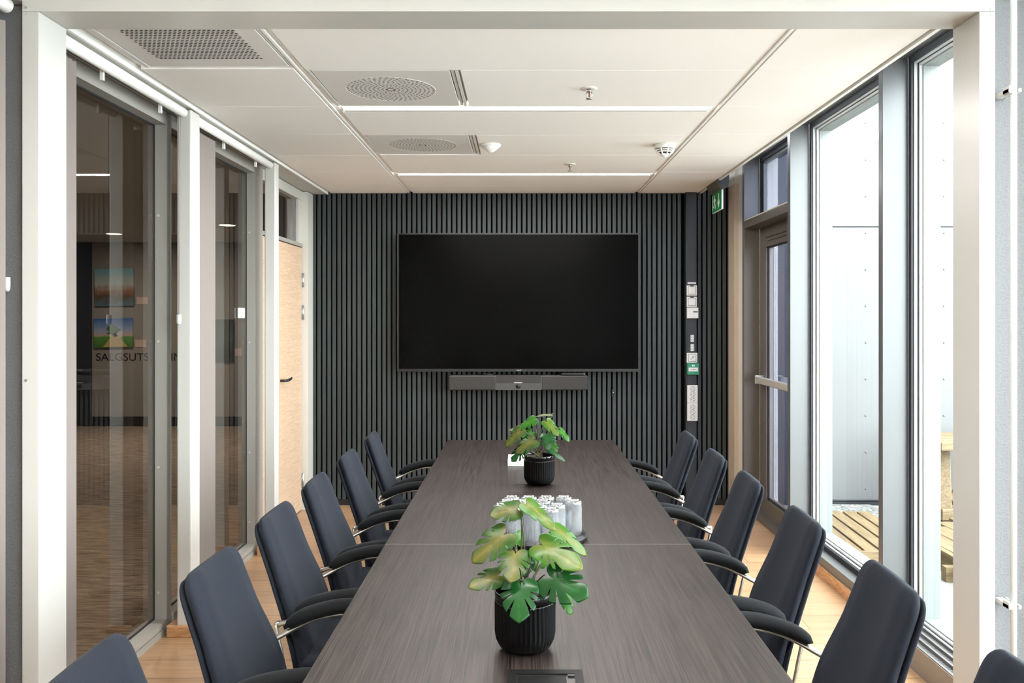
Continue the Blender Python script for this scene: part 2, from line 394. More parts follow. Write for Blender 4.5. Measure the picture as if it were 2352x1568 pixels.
# long ceiling profiles between the fields
t = MB()
t.box(-.898, -.887, NEAR, WALL + .01, CEIL + .002, CEIL + .03); t.box(-.884, -.866, NEAR, WALL + .01, CEIL + .012, CEIL + .03)
struct(t.build('trim_3', M['ceiling']))
t = MB(); t.box(.909, .926, NEAR, WALL + .01, CEIL + .010, CEIL + .03); t.box(.929, .939, NEAR, WALL + .01, CEIL + .002, CEIL + .03)
struct(t.build('trim_4', M['ceiling']))
# left plaster soffit + its edge bead; right ceiling edge
struct(B(-1.76, -1.545, NEAR, WALL + .02, 2.472, 2.60).build('trim_5', M['post']))
struct(B(-1.545, -1.534, NEAR, WALL + .02, 2.469, 2.58).build('trim_6', M['white']))
t = MB(); t.box(1.414, 1.430, NEAR, WALL - .01, 2.474, 2.60); t.box(1.430, 1.434, NEAR, WALL - .01, 2.50, 2.60)
struct(t.build('trim_7', M['white']))
struct(B(1.41, 1.95, NEAR, WALL + .1, 2.90, 2.96).build('trim_8', M['white']))          # recess above the windows
struct(B(-2.0, 2.0, NEAR, WALL + .1, 3.0, 3.1).build('ceiling_slab', M['ceiling_back']))

# ---- white lining of the wide opening, with grey stub walls
G0, G1 = 2.61, 2.77
o = MB()
o.box(-1.534, -1.485, G0, G1, 0, 2.434); o.box(1.410, 1.458, G0, G1, 0, 2.434); o.box(-1.534, 1.458, G0, G1, 2.435, 2.483)
casing = struct(o.build('trim_9', M['casing']))
for sx, sz in ((-1.524, 2.447), (-1.523, 2.428), (-1.524, 1.30), (1.446, 2.444), (1.448, 2.425), (1.448, 1.321), (-1.524, .12), (1.448, .12)):
    MB().disc((sx, G0, sz), .0042, .0015, 'Y', 12).build('screw', M['steel'], casing)
struct(B(-1.86, -1.534, G0 + .04, G1 + .02, 0, 2.466).build('wall_stub_left', M['wallpaper']))
struct(B(1.458, 1.98, G0 + .04, G1, 0, 2.90).build('wall_stub_right', M['wallpaper']))
struct(B(-1.74, 1.86, G0 + .03, G1 - .02, 2.483, 2.93).build('wall_header', M['casing']))
# ---- the part of the room behind the camera
struct(B(-1.80, -1.74, NEAR, G0 + .03, 0, 2.50).build('wall_left', M['post']))
struct(B(-1.80, 1.95, NEAR - .1, NEAR, 0, 2.95).build('wall_front', mat('grey_end_wall', (190, 190, 188), .8)))

# ================================================================ LEFT GLASS PARTITION
FX, GX = -1.68, -1.739
def left_bay(name, y0, y1, jamb=True):
    w = struct(empty(name, (FX, y0, 0)))
    def P(nm, m, *boxes, **k):
        b = MB()
        for q in boxes: b.box(q[0] - FX, q[1] - FX, q[2] - y0, q[3] - y0, q[4], q[5], **k)
        return b.build(nm, m, w)
    P('top_rail', M['frame'], (GX - .03, FX, y0, y1, 2.405, 2.466))
    P('bottom_rail', M['frame'], (GX - .03, FX, y0, y1, 0.036, 0.064), (GX - .03, FX + .002, y0, y1, 0.0, 0.030), (GX - .03, FX - .006, y0, y1, .03, .036))
    P('glazing_bead', M['gasket'], (GX - .004, GX + .004, y0, y1, 2.398, 2.405), (GX - .004, GX + .004, y0, y1, .064, .070), (GX - .004, GX + .004, y1 - .006, y1, .07, 2.4))
    P('pane', M['pane_left'], (GX - .003, GX + .003, y0, y1, .07, 2.40))
    return w
MUL = [(2.70, 2.757), (4.02, 4.077), (5.368, 5.52)]
wl1 = left_bay('window_1', 2.757, 4.02); wl2 = left_bay('window_2', 4.077, 5.368)
for (a, b), w in zip(MUL, (wl1, wl1, wl2)):
    p = MB().box(GX - .03 - FX, 0, a - w.location.y, b - w.location.y, 0, 2.466, bevel=.0015, seg=1).build('mullion', M['frame'], w)
for w, D in ((wl1, 4.02), (wl2, 5.368)):
    for z in ((1.976, 1.38, .784, .19) if D < 5 else (2.03, 1.335, .64, .2)):
        MB().disc((-.038, D - w.location.y - .0005, z), .006, .0015, 'Y', 14).build('screw_cap', M['frame_light'], w)
for o in (MB().box(-1.611, -1.544, 3.97, 4.08, 0, 2.466, bevel=.006),):
    struct(o.build('column_1', M['post']))
struct(MB().box(-1.611, -1.544, 5.327, 5.41, 0, 2.466, bevel=.006).build('column_2', M['post']))
for i, (a, b) in enumerate(((3.97, 4.08), (5.327, 5.41))):
    struct(MB().box(-1.655, -1.535, a - .012, b + .012, 0, .055, bevel=.002, seg=1).build('baseboard_%d' % (i + 1), M['plinth']))
# ---- oak door with transom at the far left
dr = struct(empty('door_1', (-1.70, 5.52, 0)))
def D1(nm, m, x0, x1, y0, y1, z0, z1, **k): return MB().box(x0 + 1.70, x1 + 1.70, y0 - 5.52, y1 - 5.52, z0, z1, **k).build(nm, m, dr)
D1('door_leaf', M['door'], -1.745, -1.70, 5.53, 6.572, .008, 2.03, bevel=.001, seg=1)
D1('frame_head', M['frame_light'], -1.78, -1.694, 5.52, 6.60, 2.396, 2.466)
D1('transom_bar', M['frame'], -1.78, -1.692, 5.52, 6.60, 2.036, 2.062)
D1('frame_jamb', M['frame_light'], -1.78, -1.655, 6.585, WALL + .01, 0, 2.466, bevel=.001, seg=1)
D1('transom_stile', M['frame_light'], -1.78, -1.70, 6.47, 6.585, 2.062, 2.396)
D1('transom_pane', M['pane_left'], -1.742, -1.737, 5.52, 6.47, 2.062, 2.396)
D1('transom_bead', M['steel'], -1.742, -1.715, 6.452, 6.47, 2.062, 2.396)
for zc in (1.78, 1.53, .23):
    h = MB().tube([(.008, 6.583 - 5.52, zc - .055), (.008, 6.583 - 5.52, zc + .055)], .009, 12); h.box(-.005, .006, 6.55 - 5.52, 6.60 - 5.52, zc - .05, zc + .05)
    h.build('hinge', M['steel'], dr)
hd = MB(); hd.tube([(0, .47, 1.046), (.045, .47, 1.046)], .009, 12); hd.tube([(.045, .465, 1.046), (.05, .50, 1.048), (.05, .56, 1.052), (.046, .60, 1.058)], [.010, .010, .009, .006], 12)
hd.build('door_handle', M['black'], dr)
# ---- blinds: headrail and folded pleats
def blind(name, y0, y1, s0, s1, label, cordy, cord=True, X0=-1.575, rail=True):
    b = tag(empty(name, (X0, y0, 0)), label, 'blind', 'pleated blinds folded back along the glass partition')
    if rail:
        MB().tube([(0, .0, 2.447), (0, .004, 2.447), (0, y1 - y0 - .004, 2.447), (0, y1 - y0, 2.447)], [.018, .0225, .0225, .018], 20).build('headrail', M['white'], b)
        r = MB().box(-.040, -.022, .01, y1 - y0 - .012, 2.440, 2.468); r.build('guide_track', M['grey_plastic'], b)
        n = 2
        for k in range(n):
            yy = (y1 - y0) * (.38 + .45 * k)
            q = MB().box(-.030, -.018, yy - .007, yy + .007, 2.398, 2.44); q.build('bracket', M['white'], b)
    pl = MB(); n = max(3, int((s1 - s0) / .028))
    pts = []
    for k in range(n + 1):
        yy = s0 - y0 + (s1 - s0) * k / n
        pts.append((0.0, yy)); 
        if k < n: pts.append((-.014, yy + (s1 - s0) / n * .5))
    outline = [(x, y) for x, y in pts] + [(-.055, s1 - y0), (-.055, s0 - y0)]
    pl.prism(outline, 2.40 - .05, Matrix.Translation((0, 0, .05)))
    pl.build('folded_fabric', M['blind'], b)
    if cord:
        yy = cordy - y0
        cw = MB(); cw.tube([(.0, yy - .004, 2.43), (.0, yy - .001, 1.505)], .0011, 6); cw.tube([(.004, yy + .006, 2.43), (0, yy + .001, 1.505)], .0011, 6); cw.build('pull_cord', M['blind'], b)
        MB().lathe([(.002, -.022), (.007, -.021), (.010, -.016), (.0115, -.006), (.0115, .022), (.010, .024)], 20, Matrix.Translation((0, yy, 1.482))).build('cord_weight', M['switch'], b)
    return b
blind('pleated_blind', 2.80, 3.955, 2.80, 3.005, 'pleated blind with white tube headrail on the glass bay right behind the white opening', 3.905)
blind('pleated_blind', 4.10, 5.315, 4.10, 4.37, 'pleated blind folded beside the square column, headrail running to the second column', 5.29, cord=False)
blind('pleated_blind', 1.9, 2.60, 2.25, 2.592, 'pleated blind edge cut by the left side of the photo, before the grey stub wall', 2.60, cord=False, X0=-1.575)
wgt = MB(); wgt.lathe([(.002, -.022), (.005, -.021), (.008, -.014), (.009, -.004), (.009, .022)], 20, Matrix.Translation((-1.5855, 2.618, Z(653, 2.62))))
tag(wgt.build('cord_weight', M['switch']), 'small white cord weight hanging before the grey stub wall at the left picture edge', 'cord weight')

# ================================================================ RIGHT WINDOW WALL
WX = 1.68
def right_bay(name, y0, y1, z0=.11, head=2.70, sill=True):
    w = struct(empty(name, (WX, y0, 0)))
    def P(nm, m, *bx):
        b = MB()
        for q in bx: b.box(q[0] - WX, q[1] - WX, q[2] - y0, q[3] - y0, q[4], q[5])
        return b.build(nm, m, w)
    def ring(x0, x1, wd, m, nm):
        P(nm, m, (x0, x1, y0, y0 + wd, z0, head), (x0, x1, y1 - wd, y1, z0, head), (x0, x1, y0 + wd, y1 - wd, head - wd, head), (x0, x1, y0 + wd, y1 - wd, z0, z0 + wd))
    ring(1.800, 1.812, .030, M['gasket'], 'gasket')
    ring(1.812, 1.826, .036, M['sash_white'], 'frame')
    ring(1.826, 1.831, .038, M['gasket'], 'frame_seal')
    ring(1.831, 1.846, .046, M['sash_white'], 'sash')
    ring(1.846, 1.925, .052, M['outer'], 'outer_frame')
    P('pane', M['pane'], (1.856, 1.862, y0 + .04, y1 - .04, z0 + .04, head - .04))
    P('head_panel', M['alu'], (1.76, 1.95, y0, y1, head, 2.92))
    return w
MY = [(2.70, 2.745), (3.945, 3.99), (5.30, 5.355), (6.395, 6.446)]
wr1 = right_bay('window_3', 2.77, 3.945, z0=.06); wr2 = right_bay('window_4', 3.99, 5.30)
for (a, b), w in zip(MY[1:3], (wr1, wr2)):
    MB().box(0, .12, a - w.location.y, b - w.location.y, 0, 2.91, bevel=.002, seg=1).build('mullion', M['alu'], w)
# lower part of window 4: rail and oak plinth
MB().box(.055, .15, 0, 1.31, .057, .11).build('bottom_rail', M['alu'], wr2)
struct(B(1.72, 1.86, 3.99, 5.30, 0, .057).build('baseboard_right', M['plinth']))
# near bays behind the opening, out of frame
for i, (a, b) in enumerate(((-3.1, -1.7), (-1.65, -.3), (-.25, 1.1), (1.15, 2.5))):
    right_bay('window_%d' % (5 + i), a, b)
    struct(B(1.68, 1.95, b, b + .05, 0, 2.91).build('trim_%d' % (20 + i), M['alu']))
struct(B(1.72, 1.95, NEAR, 2.64, 0, .11).build('baseboard_near', M['alu']))
# convector box with rolled grille under window 3
cv = tag(empty('floor_convector', (1.66, 2.78, 0)), 'low beige convector box with slotted aluminium grille under the window nearest the camera', 'convector')
MB().box(0, .012, 0, 1.165, 0, .109).build('front_panel', M['conv'], cv)
MB().box(.012, .139, 0, 1.165, 0, .085).build('casing', M['grill_dark'], cv)
g = MB()
for k in range(116):
    yy = .006 + k * .01
    g.box(.012, .138, yy, yy + .0055, .088, .102)
g.build('grille_slats', M['grill_metal'], cv)
for xx in (.004, .048, .090, .130):
    MB().box(xx, xx + .010, 0, 1.165, .09, .113).build('grille_bar', M['grill_metal'], cv)
# ---- glazed outer door with transom
d2 = struct(empty('door_2', (WX, 5.355, 0)))
def D2(nm, m, *bx, **k):
    b = MB()
    for q in bx: b.box(q[0] - WX, q[1] - WX, q[2] - 5.355, q[3] - 5.355, q[4], q[5], **k)
    return b.build(nm, m, d2)
D2('jamb', M['alu_dark'], (1.68, 1.80, 6.395, 6.446, 0, 2.16), bevel=.001, seg=1)
D2('upper_jamb', M['alu'], (1.68, 1.80, 6.395, 6.446, 2.16, 2.91), bevel=.001, seg=1)
D2('transom_bar', M['alu_dark'], (1.68, 1.83, 5.355, 6.395, 2.16, 2.216))
D2('transom_sill', M['frame_light'], (1.678, 1.80, 5.355, 6.395, 2.216, 2.224))
D2('door_frame', M['alu_dark'], (1.80, 1.86, 5.355, 6.395, 2.09, 2.16), (1.80, 1.86, 6.33, 6.395, 0, 2.09), (1.80, 1.86, 5.355, 5.42, 0, 2.09))
D2('door_leaf', M['alu_dark'], (1.792, 1.85, 6.21, 6.335, .03, 2.095), (1.792, 1.85, 5.415, 5.54, .03, 2.095), (1.792, 1.85, 5.54, 6.21, 2.008, 2.095), (1.792, 1.85, 5.54, 6.21, .03, .16))
D2('closer_arm', M['steel'], (1.775, 1.79, 5.50, 5.515, 2.03, 2.16))
D2('closer_groove', M['black'], (1.7905, 1.793, 5.55, 6.20, 2.072, 2.078), (1.7905, 1.793, 5.70, 6.16, 2.046, 2.050))
D2('gasket', M['gasket'], (1.802, 1.830, 6.200, 6.212, .16, 2.01), (1.802, 1.830, 5.54, 6.21, 2.000, 2.010), (1.802, 1.830, 5.54, 6.21, .158, .168))
D2('glazing_bead', M['alu_dark'], (1.812, 1.832, 6.193, 6.20, .168, 2.0), (1.812, 1.832, 5.54, 6.20, .168, .178))
D2('bead_line', M['sash_white'], (1.817, 1.819, 6.1925, 6.2, .168, 2.0), (1.825, 1.827, 6.1925, 6.2, .168, 2.0))
D2('pane', M['pane_door'], (1.832, 1.838, 5.54, 6.19, .17, 2.0))
D2('threshold', M['alu_dark'], (1.74, 1.90, 5.355, 6.395, 0, .03))
D2('transom_gasket', M['gasket'], (1.80, 1.812, 6.365, 6.395, 2.224, 2.69), (1.80, 1.812, 5.355, 6.395, 2.66, 2.69))
D2('transom_frame', M['alu'], (1.812, 1.84, 6.34, 6.395, 2.224, 2.69), (1.812, 1.84, 5.355, 6.395, 2.64, 2.69), (1.812, 1.84, 5.355, 6.395, 2.224, 2.26))
D2('transom_pane', M['pane_door'], (1.842, 1.848, 5.355, 6.37, 2.23, 2.67))
D2('head_panel', M['alu'], (1.76, 1.95, 5.355, 6.395, 2.69, 2.92))
pb = MB(); pb.box(1.732 - WX, 1.765 - WX, .13, .92, 1.008, 1.058, bevel=.008); pb.build('push_bar', M['frame'], d2)
pe = MB(); pe.box(1.728 - WX, 1.800 - WX, .915, .945, 1.000, 1.066, bevel=.008); pe.build('push_bar_end', M['steel'], d2)
struct(B(1.68, 1.95, 6.446, 6.56, 0, 2.91).build('trim_10', M['frame_light']))
# ---- pipe on the right stub wall
pp = tag(empty('wall_pipe', (1.497, 2.58, 0)), 'glossy white vertical pipe clipped to the grey stub wall on the right', 'pipe')
MB().tube([(0, 0, 0.0), (0, 0, 2.50), (0, 0, 2.90)], .0095, 20).build('pipe', M['pipe'], pp)
for z in (2.184, .62):
    q = MB().box(-.022, .004, -.014, .066, z - .010, z + .004, bevel=.002, seg=1); q.box(.010, .016, -.014, .066, z - .008, z + .003); q.box(-.022, -.016, -.016, .02, z - .010, z + .012, bevel=.002, seg=1); q.build('pipe_clip', M['switch'], pp)

# ================================================================ OUTSIDE
GZ = -.10
struct(B(1.95, 3.9, 2.3, 7.6, GZ - .1, GZ).build('ground', M['concrete']))
gp = MB(); gp.box(1.95, 3.9, -8, 2.295, GZ - .1, GZ); gp.box(3.905, 14, -8, 7.19, GZ - .1, GZ)  # unseen pale ground, added to bounce daylight up to the ceiling
struct(gp.build('ground_bounce', mat('pale_bounce_ground', (170, 169, 166), .8, var=.04, vscale=3)))
EW = 7.2
e = MB()
for z0, z1 in ((-.055, 2.254), (2.266, 3.5)):
    for x0, x1 in ((2.42, 3.549), (3.560, 4.80), (4.81, 6.05), (6.06, 9.0)):
        e.box(x0, x1, EW, EW + .02, z0, z1)
rv = MB()
for xx in (2.925 - .0, 3.518, 3.588):
    for k in range(11):
        z = .30 - .31 + k * .31 + (.0 if k < 8 else .0)
        e.lathe([(.009, 0), (.009, .003), (.004, .006), (0, .006)], 10, Matrix.Translation((xx, EW, z + .05)) @ Matrix.Rotation(PI / 2, 4, 'X'))
e.box(2.40, 9, EW + .02, EW + .3, -.4, 3.5)
struct(e.build('wall_outside', [M['ext_panel']]))
struct(B(3.5485, 3.5605, EW + .012, EW + .022, -.05, 3.5).build('trim_11', M['gasket']))
struct(B(2.40, 9, EW + .012, EW + .022, 2.253, 2.267).build('trim_12', M['gasket']))
b_ = MB(); b_.box(2.40, 9, EW - .02, EW + .02, -.062, -.054); b_.box(2.40, 9, EW - .012, EW + .02, GZ, -.068)
struct(b_.build('baseboard_outside', M['ext_dark']))
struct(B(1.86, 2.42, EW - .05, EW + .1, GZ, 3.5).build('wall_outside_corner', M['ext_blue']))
gv = B(1.95, 2.95, 6.55, EW - .02, GZ, GZ + .012).build('gravel_bed', M['gravel'])
tag(gv, 'strip of white gravel along the foot of the outside panel wall', 'gravel', kind='stuff')
# wooden pallet deck
pd = tag(empty('pallet_deck', (1.96, 5.36, GZ), math.radians(-3)), 'slatted raw pine pallet lying on the ground outside the second window', 'pallet')
for k in range(6):
    MB().box(.0 + k * .105, .088 + k * .105, .0, 1.10, .10, .125, bevel=.003, seg=1).build('deck_board', M['pine'], pd)
MB().box(-.005, .62, -.022, 0, .02, .125, bevel=.003, seg=1).build('front_board', M['pine_x'], pd)
for y in (.1, .55, 1.0): MB().box(0, .61, y, y + .07, 0, .10).build('bearer', M['pine_x'], pd)
# low wooden platform
pf = tag(empty('wooden_platform', (2.535, 4.2, GZ), 0), 'low pine platform with smooth wide boards outside the window nearest the camera', 'platform')
for k in range(1, 8):
    xa = k * .145
    MB().box(xa, xa + .140, 0, min(1.46 + xa * .9, 2.02), .095, .135, bevel=.003, seg=1).build('deck_board', M['pine'], pf)
MB().box(.100, .142, 0, 1.55, 0, .134, bevel=.003, seg=1).build('side_board', M['pine'], pf)
for k in range(4): MB().box(.02, 1.1, .1 + k * .4, .16 + k * .4, 0, .09).build('bearer', M['pine_x'], pf)
# picnic table
pt = tag(empty('picnic_table', (3.50, 6.60, GZ), math.radians(6)), 'raw pine picnic table with slanted legs standing by the panel wall outside', 'picnic table')
for k in range(4):
    xo = [.10, .03, .0, .03][3 - k]
    MB().box(-.44 + xo, .7, -.26 + k * .13, -.134 + k * .13, .60, .665, bevel=.004, seg=1).build('table_board', M['pine_x'], pt)
def beam(nm, a, b, w, h, parent, m):
    a, b = Vector(a), Vector(b); d = b - a
    mt = Matrix.Translation(a) @ d.to_track_quat('Z', 'Y').to_matrix().to_4x4()
    return MB().box(-w / 2, w / 2, -h / 2, h / 2, 0, d.length, bevel=.004, seg=1, mtx=mt).build(nm, m, parent)
for s in (-1, 1):
    beam('leg', (-.30, s * .10, .60), (-.37, s * .24, .0), .10, .05, pt, M['pine'])
    beam('leg', (.45, s * .10, .60), (.45, s * .24, .0), .10, .05, pt, M['pine'])
beam('brace', (-.24, -.1, .20), (.02, -.1, .40), .05, .075, pt, M['pine_x'])
for k, (y, z, l) in enumerate(((-.20, .0, .62), (-.20, .09, .5), (.0, .0, .66))):
    MB().box(-.42, -.42 + l, y - .09, y + .05, z, z + .085, bevel=.004, seg=1).build('foot_beam', M['pine_x'], pt)

# ================================================================ LOBBY BEHIND THE GLASS
struct(B(-9.5, -1.74, -3.2, 11.8, -.06, -.001).build('floor_lobby', M['carpet']))
struct(B(-9.5, -1.80, -3.2, 11.8, 2.52, 2.60).build('ceiling_lobby', M['lobby_ceiling']))
LW = 11.65
struct(B(-5.89, -1.74, LW, LW + .1, 0, 2.52).build('wall_lobby', M['lobby_wall']))
struct(B(-9.5, -5.89, LW - .02, LW + .1, 0, 2.52).build('wall_lobby_dark', M['lobby_dark']))
struct(B(-9.6, -9.5, -3.2, 11.8, 0, 2.52).build('wall_lobby_side', M['lobby_dark']))
struct(B(-9.5, -1.8, -3.3, -3.2, 0, 2.52).build('wall_lobby_end', M['lobby_dark']))
struct(B(-1.76, -1.70, WALL + .12, 11.8, 0, 2.52).build('wall_lobby_right', M['lobby_dark']))
struct(B(-5.89, -1.76, LW - .015, LW, 0, .13).build('baseboard_lobby', M['black']))
M['art_a'] = paint_mat('landscape_mist', [(.05, (86, 116, 128)), (.25, (96, 74, 58)), (.42, (150, 112, 88)), (.6, (176, 186, 180)), (.95, (120, 170, 186))])
M['art_b'] = paint_mat('landscape_field', [(.05, (66, 118, 48)), (.36, (92, 150, 62)), (.42, (196, 168, 160)), (.6, (150, 168, 200)), (.95, (58, 108, 176))], .12, 5)
M['art_c'] = paint_mat('dark_picture', [(.1, (30, 40, 40)), (.5, (60, 74, 72)), (.9, (44, 56, 58))])
def picture(px0, px1, py0, py1, m, label, tilt=0):
    x0, x1, z0, z1 = X(px0, LW), X(px1, LW), Z(py1, LW), Z(py0, LW)
    p = tag(empty('painting', ((x0 + x1) / 2, LW - .004, (z0 + z1) / 2)), label, 'painting', 'pictures on the lobby wall')
    p.rotation_euler = (0, tilt, 0)
    w, h = (x1 - x0) / 2, (z1 - z0) / 2
    MB().box(-w, w, -.035, .005, -h, h, bevel=.003, seg=1).build('canvas', m, p)
    MB().box(-w + .03, w - .03, .0055, .006, -h + .03, h - .03).build('stretcher', M['pine'], p)
    return p, w, h
picture(220, 309, 617, 703, M['art_a'], 'upper canvas with a pale misty sky and water on the lobby wall', math.radians(-1))
p, w_, h_ = picture(218, 307, 731, 798, M['art_b'], 'lower canvas with blue sky, round tree and a path through green fields', math.radians(-1))
MB().prism([(-.16, 0), (.18, 0), (.02, .19), (.0, .19)], .002, Matrix.Translation((.02, -.036, -h_ + .01)) @ Matrix.Rotation(PI / 2, 4, 'X')).build('painted_path', mat('path_sand', (196, 168, 96), .6), p)
MB().prism([((.085 + .022 * math.sin(5 * t + 1) + .012 * math.sin(11 * t)) * math.cos(t), (.075 + .018 * math.sin(4 * t)) * math.sin(t)) for t in [2 * PI * k / 60 for k in range(60)]], .002, Matrix.Translation((.005, -.036, .035)) @ Matrix.Rotation(PI / 2, 4, 'X')).build('painted_tree', mat('tree_green', (70, 112, 48), .6), p)
picture(486, 536, 733, 830, M['art_c'], 'dark canvas seen through the second glass bay, by the booking panel')
for (a, b, c0, d), lb in (((314, 340, 682, 698), 'pink title card right of the upper canvas'), ((311, 336, 780, 797), 'pink title card right of the lower canvas'), ((540, 562, 800, 817), 'pink title card seen through the second glass bay')):
    tag(B(X(a, LW), X(b, LW), LW - .006, LW + .002, Z(d, LW), Z(c0, LW)).build('title_card', M['carton']), lb, 'card', 'title cards on the lobby wall')
tx = text_obj('wall_lettering', 'SALGSUTSTILLING', .1495, M['letter'], (X(220, LW), LW - .004, Z(820.5, LW)), FACE_CAM, align='LEFT', squeeze=1.07)
tag(tx, 'dark capital lettering on the lobby wall under the two canvases', 'lettering')
# lobby downlights
for px, py, lb in ((262, 537, 'round downlight glowing in the lobby ceiling seen through the first glass bay'), (522, 517, 'round downlight glowing in the lobby ceiling seen through the second glass bay')):
    D = (2.519 - EYE) * F / (VY - py)
    dl = tag(empty('downlight', (X(px, D), D, 2.52)), lb, 'downlight', 'downlights in the lobby ceiling')
    MB().lathe([(.085, 0), (.095, -.004), (.1, 0)], 32, closed=True).build('rim', M['white'], dl)
    MB().lathe([(.0, -.003), (.086, -.003)], 32).build('diffuser', M['downlight'], dl)
# room booking panel stuck on the glass
bp = tag(empty('booking_panel', (-1.733, 5.235, 1.52)), 'pale rectangular panel stuck on the second glass bay by the oak door', 'panel')
MB().box(-.0, .012, -.055, .055, -.032, .032, bevel=.004).build('back_plate', mat('pale_panel', (214, 226, 230), .3), bp)

# ================================================================ ON THE CEILING
def strip_light(y0, y1, x0, x1, label):
    L = tag(empty('ceiling_light', ((x0 + x1) / 2, y0, CEIL)), label, 'ceiling light', 'recessed light strips')
    hw = (x1 - x0) / 2; d = y1 - y0
    MB().box(-hw, hw, .0, d * .62, .003, .010).build('diffuser', M['lamp'], L)
    f = MB().box(-hw, hw, d * .66, d, -.001, .014, bevel=.001, seg=1); f.build('frame', M['white'], L); MB().box(-hw, hw, -.004, -.0005, -.002, .014).build('edge_bead', M['white'], L)
    return L
strip_light(3.98, 4.078, -.845, .892, 'long glowing light strip between the first and second round air outlets')
strip_light(5.832, 5.935, -.85, .895, 'thin glowing light strip beyond the second round air outlet, near the slatted wall')
# round perforated air outlets
def outlet(yc, label, d=.565):
    o = tag(empty('air_outlet', (-.553, yc, CEIL)), label, 'air outlet', 'round perforated air outlets')
    MB().box(-.29, .265, -d / 2, d / 2, .001, .012, bevel=.0015, seg=1).build('plate', M['vent'], o)
    for a_, b_, z_ in ((-.305, -.294, 0), (.270, .283, .004), (.287, .300, 0)): MB().box(a_, b_, -d / 2, d / 2, z_, .03).build('frame_strip', M['vent'], o)
    h = MB(); rng = 11
    for k in range(1, rng):
        r = .184 * k / (rng - 1); n = 44 if k > 6 else (33 if k > 3 else 18)
        for j in range(n):
            a = 2 * PI * (j + k * .35) / n; ln = .0042; wd = .0030 + .0022 * k / rng
            ca, sa = math.cos(a), math.sin(a); cx, cy = -.013 + r * ca, r * sa
            q = [(cx - sa * wd * u + ca * ln * v, cy + ca * wd * u + sa * ln * v) for u, v in ((-1, -.6), (-.3, -1), (1, -.6), (1, .6), (.3, 1), (-1, .6))]
            vs = [h.bm.verts.new((x_, y_, .0006)) for x_, y_ in q]; h.bm.faces.new(vs)
    h.build('perforation', M['vent_dark'], o)
    MB().lathe([(.19, .0012), (.193, .0002), (.196, .0012)], 48, Matrix.Translation((-.013, 0, 0)), closed=True).build('rim', M['vent'], o)
outlet(3.683, 'square grey plate with round perforation, the nearer air outlet')
outlet(4.873, 'square grey plate with round perforation, the farther air outlet beside the white dome', .53)
# rectangular grille
gr = tag(empty('ceiling_grille', (-1.20, 3.0, CEIL)), 'rectangular perforated grey grille in the ceiling near the left glass bay', 'grille')
pl = MB(); pl.box(-.262, .285, -.226, .345, .002, .012, bevel=.001, seg=1); pl.build('plate', M['vent'], gr)
for a_, b_, z_ in ((-.283, -.266, 0), (.289, .296, .004)): MB().box(a_, b_, -.226, .35, z_, .02).build('frame_strip', M['vent'], gr)
h = MB()
for j in range(26):
    yy = -.20 + j * .0176
    for k in range(24):
        xx = -.183 + (k + (.5 if j % 2 else 0)) * .0166
        q = [(xx + .0062 * math.cos(t), yy + .0058 * math.sin(t)) for t in [2 * PI * s / 8 for s in range(8)]]
        h.bm.faces.new([h.bm.verts.new((a, b, .0012)) for a, b in q])
h.build('perforation', M['vent_dark'], gr)
# sprinklers
def sprinkler(x_, y_, label):
    s = tag(empty('sprinkler', (x_, y_, CEIL)), label, 'sprinkler', 'ceiling sprinklers')
    MB().lathe([(.0, -.002), (.018, -.004), (.034, -.004), (.037, -.001), (.037, 0)][::-1], 32).build('rosette', M['white'], s)
    q = MB().lathe([(.009, -.002), (.009, -.014), (.006, -.016)], 20)
    q.tube([(-.008, 0, -.014), (-.013, 0, -.026), (-.008, 0, -.042)], .0022, 8); q.tube([(.008, 0, -.014), (.013, 0, -.026), (.008, 0, -.042)], .0022, 8)
    q.build('body', M['chrome'], s)
    MB().lathe([(.002, -.042), (.014, -.044), (.015, -.046), (.002, -.046)], 20).build('deflector', M['chrome'], s)
    MB().tube([(0, 0, -.016), (0, 0, -.038)], .0028, 10).build('bulb', M['red'], s)
sprinkler(X(1352, 3.69), 3.66, 'small chrome sprinkler by the nearer light strip')
sprinkler(X(1309, 5.47), 5.47, 'small chrome sprinkler by the light strip near the slatted wall')
s = tag(empty('dome_sensor', (X(1127, 4.85), 4.85, CEIL)), 'small white cone dome on the ceiling beside the farther air outlet', 'sensor')
MB().lathe([(.058, .006), (.058, -.008), (.054, -.012)], 40).build('base', M['white'], s)
MB().lathe([(.054, -.012), (.034, -.030), (.014, -.044), (.004, -.047), (0, -.0475)], 40).build('dome', M['white'], s)
s = tag(empty('smoke_detector', (X(1527, 4.85), 4.85, CEIL)), 'white smoke detector with dark slots on the ceiling near the exit sign', 'smoke detector')
MB().lathe([(.060, .002), (.060, -.022), (.057, -.026)], 40).build('base', M['white'], s)
MB().lathe([(.047, -.024), (.042, -.036), (.030, -.052), (.02, -.056)], 40).build('chamber', M['black'], s)
q = MB()
for z, r in ((-.034, .054), (-.044, .046)): q.lathe([(r - .008, z + .003), (r, z + .003), (r - .003, z - .003), (r - .010, z - .003)], 40, closed=True)
for k in range(8):
    a = PI * k / 4 + .2
    q.tube([(.055 * math.cos(a), .055 * math.sin(a), -.025), (.045 * math.cos(a), .045 * math.sin(a), -.045), (.028 * math.cos(a), .028 * math.sin(a), -.058)], .004, 8)
q.build('cage', M['white'], s)
MB().lathe([(.030, -.054), (.026, -.062), (.014, -.070), (0, -.072)], 32).build('nose', M['white'], s)
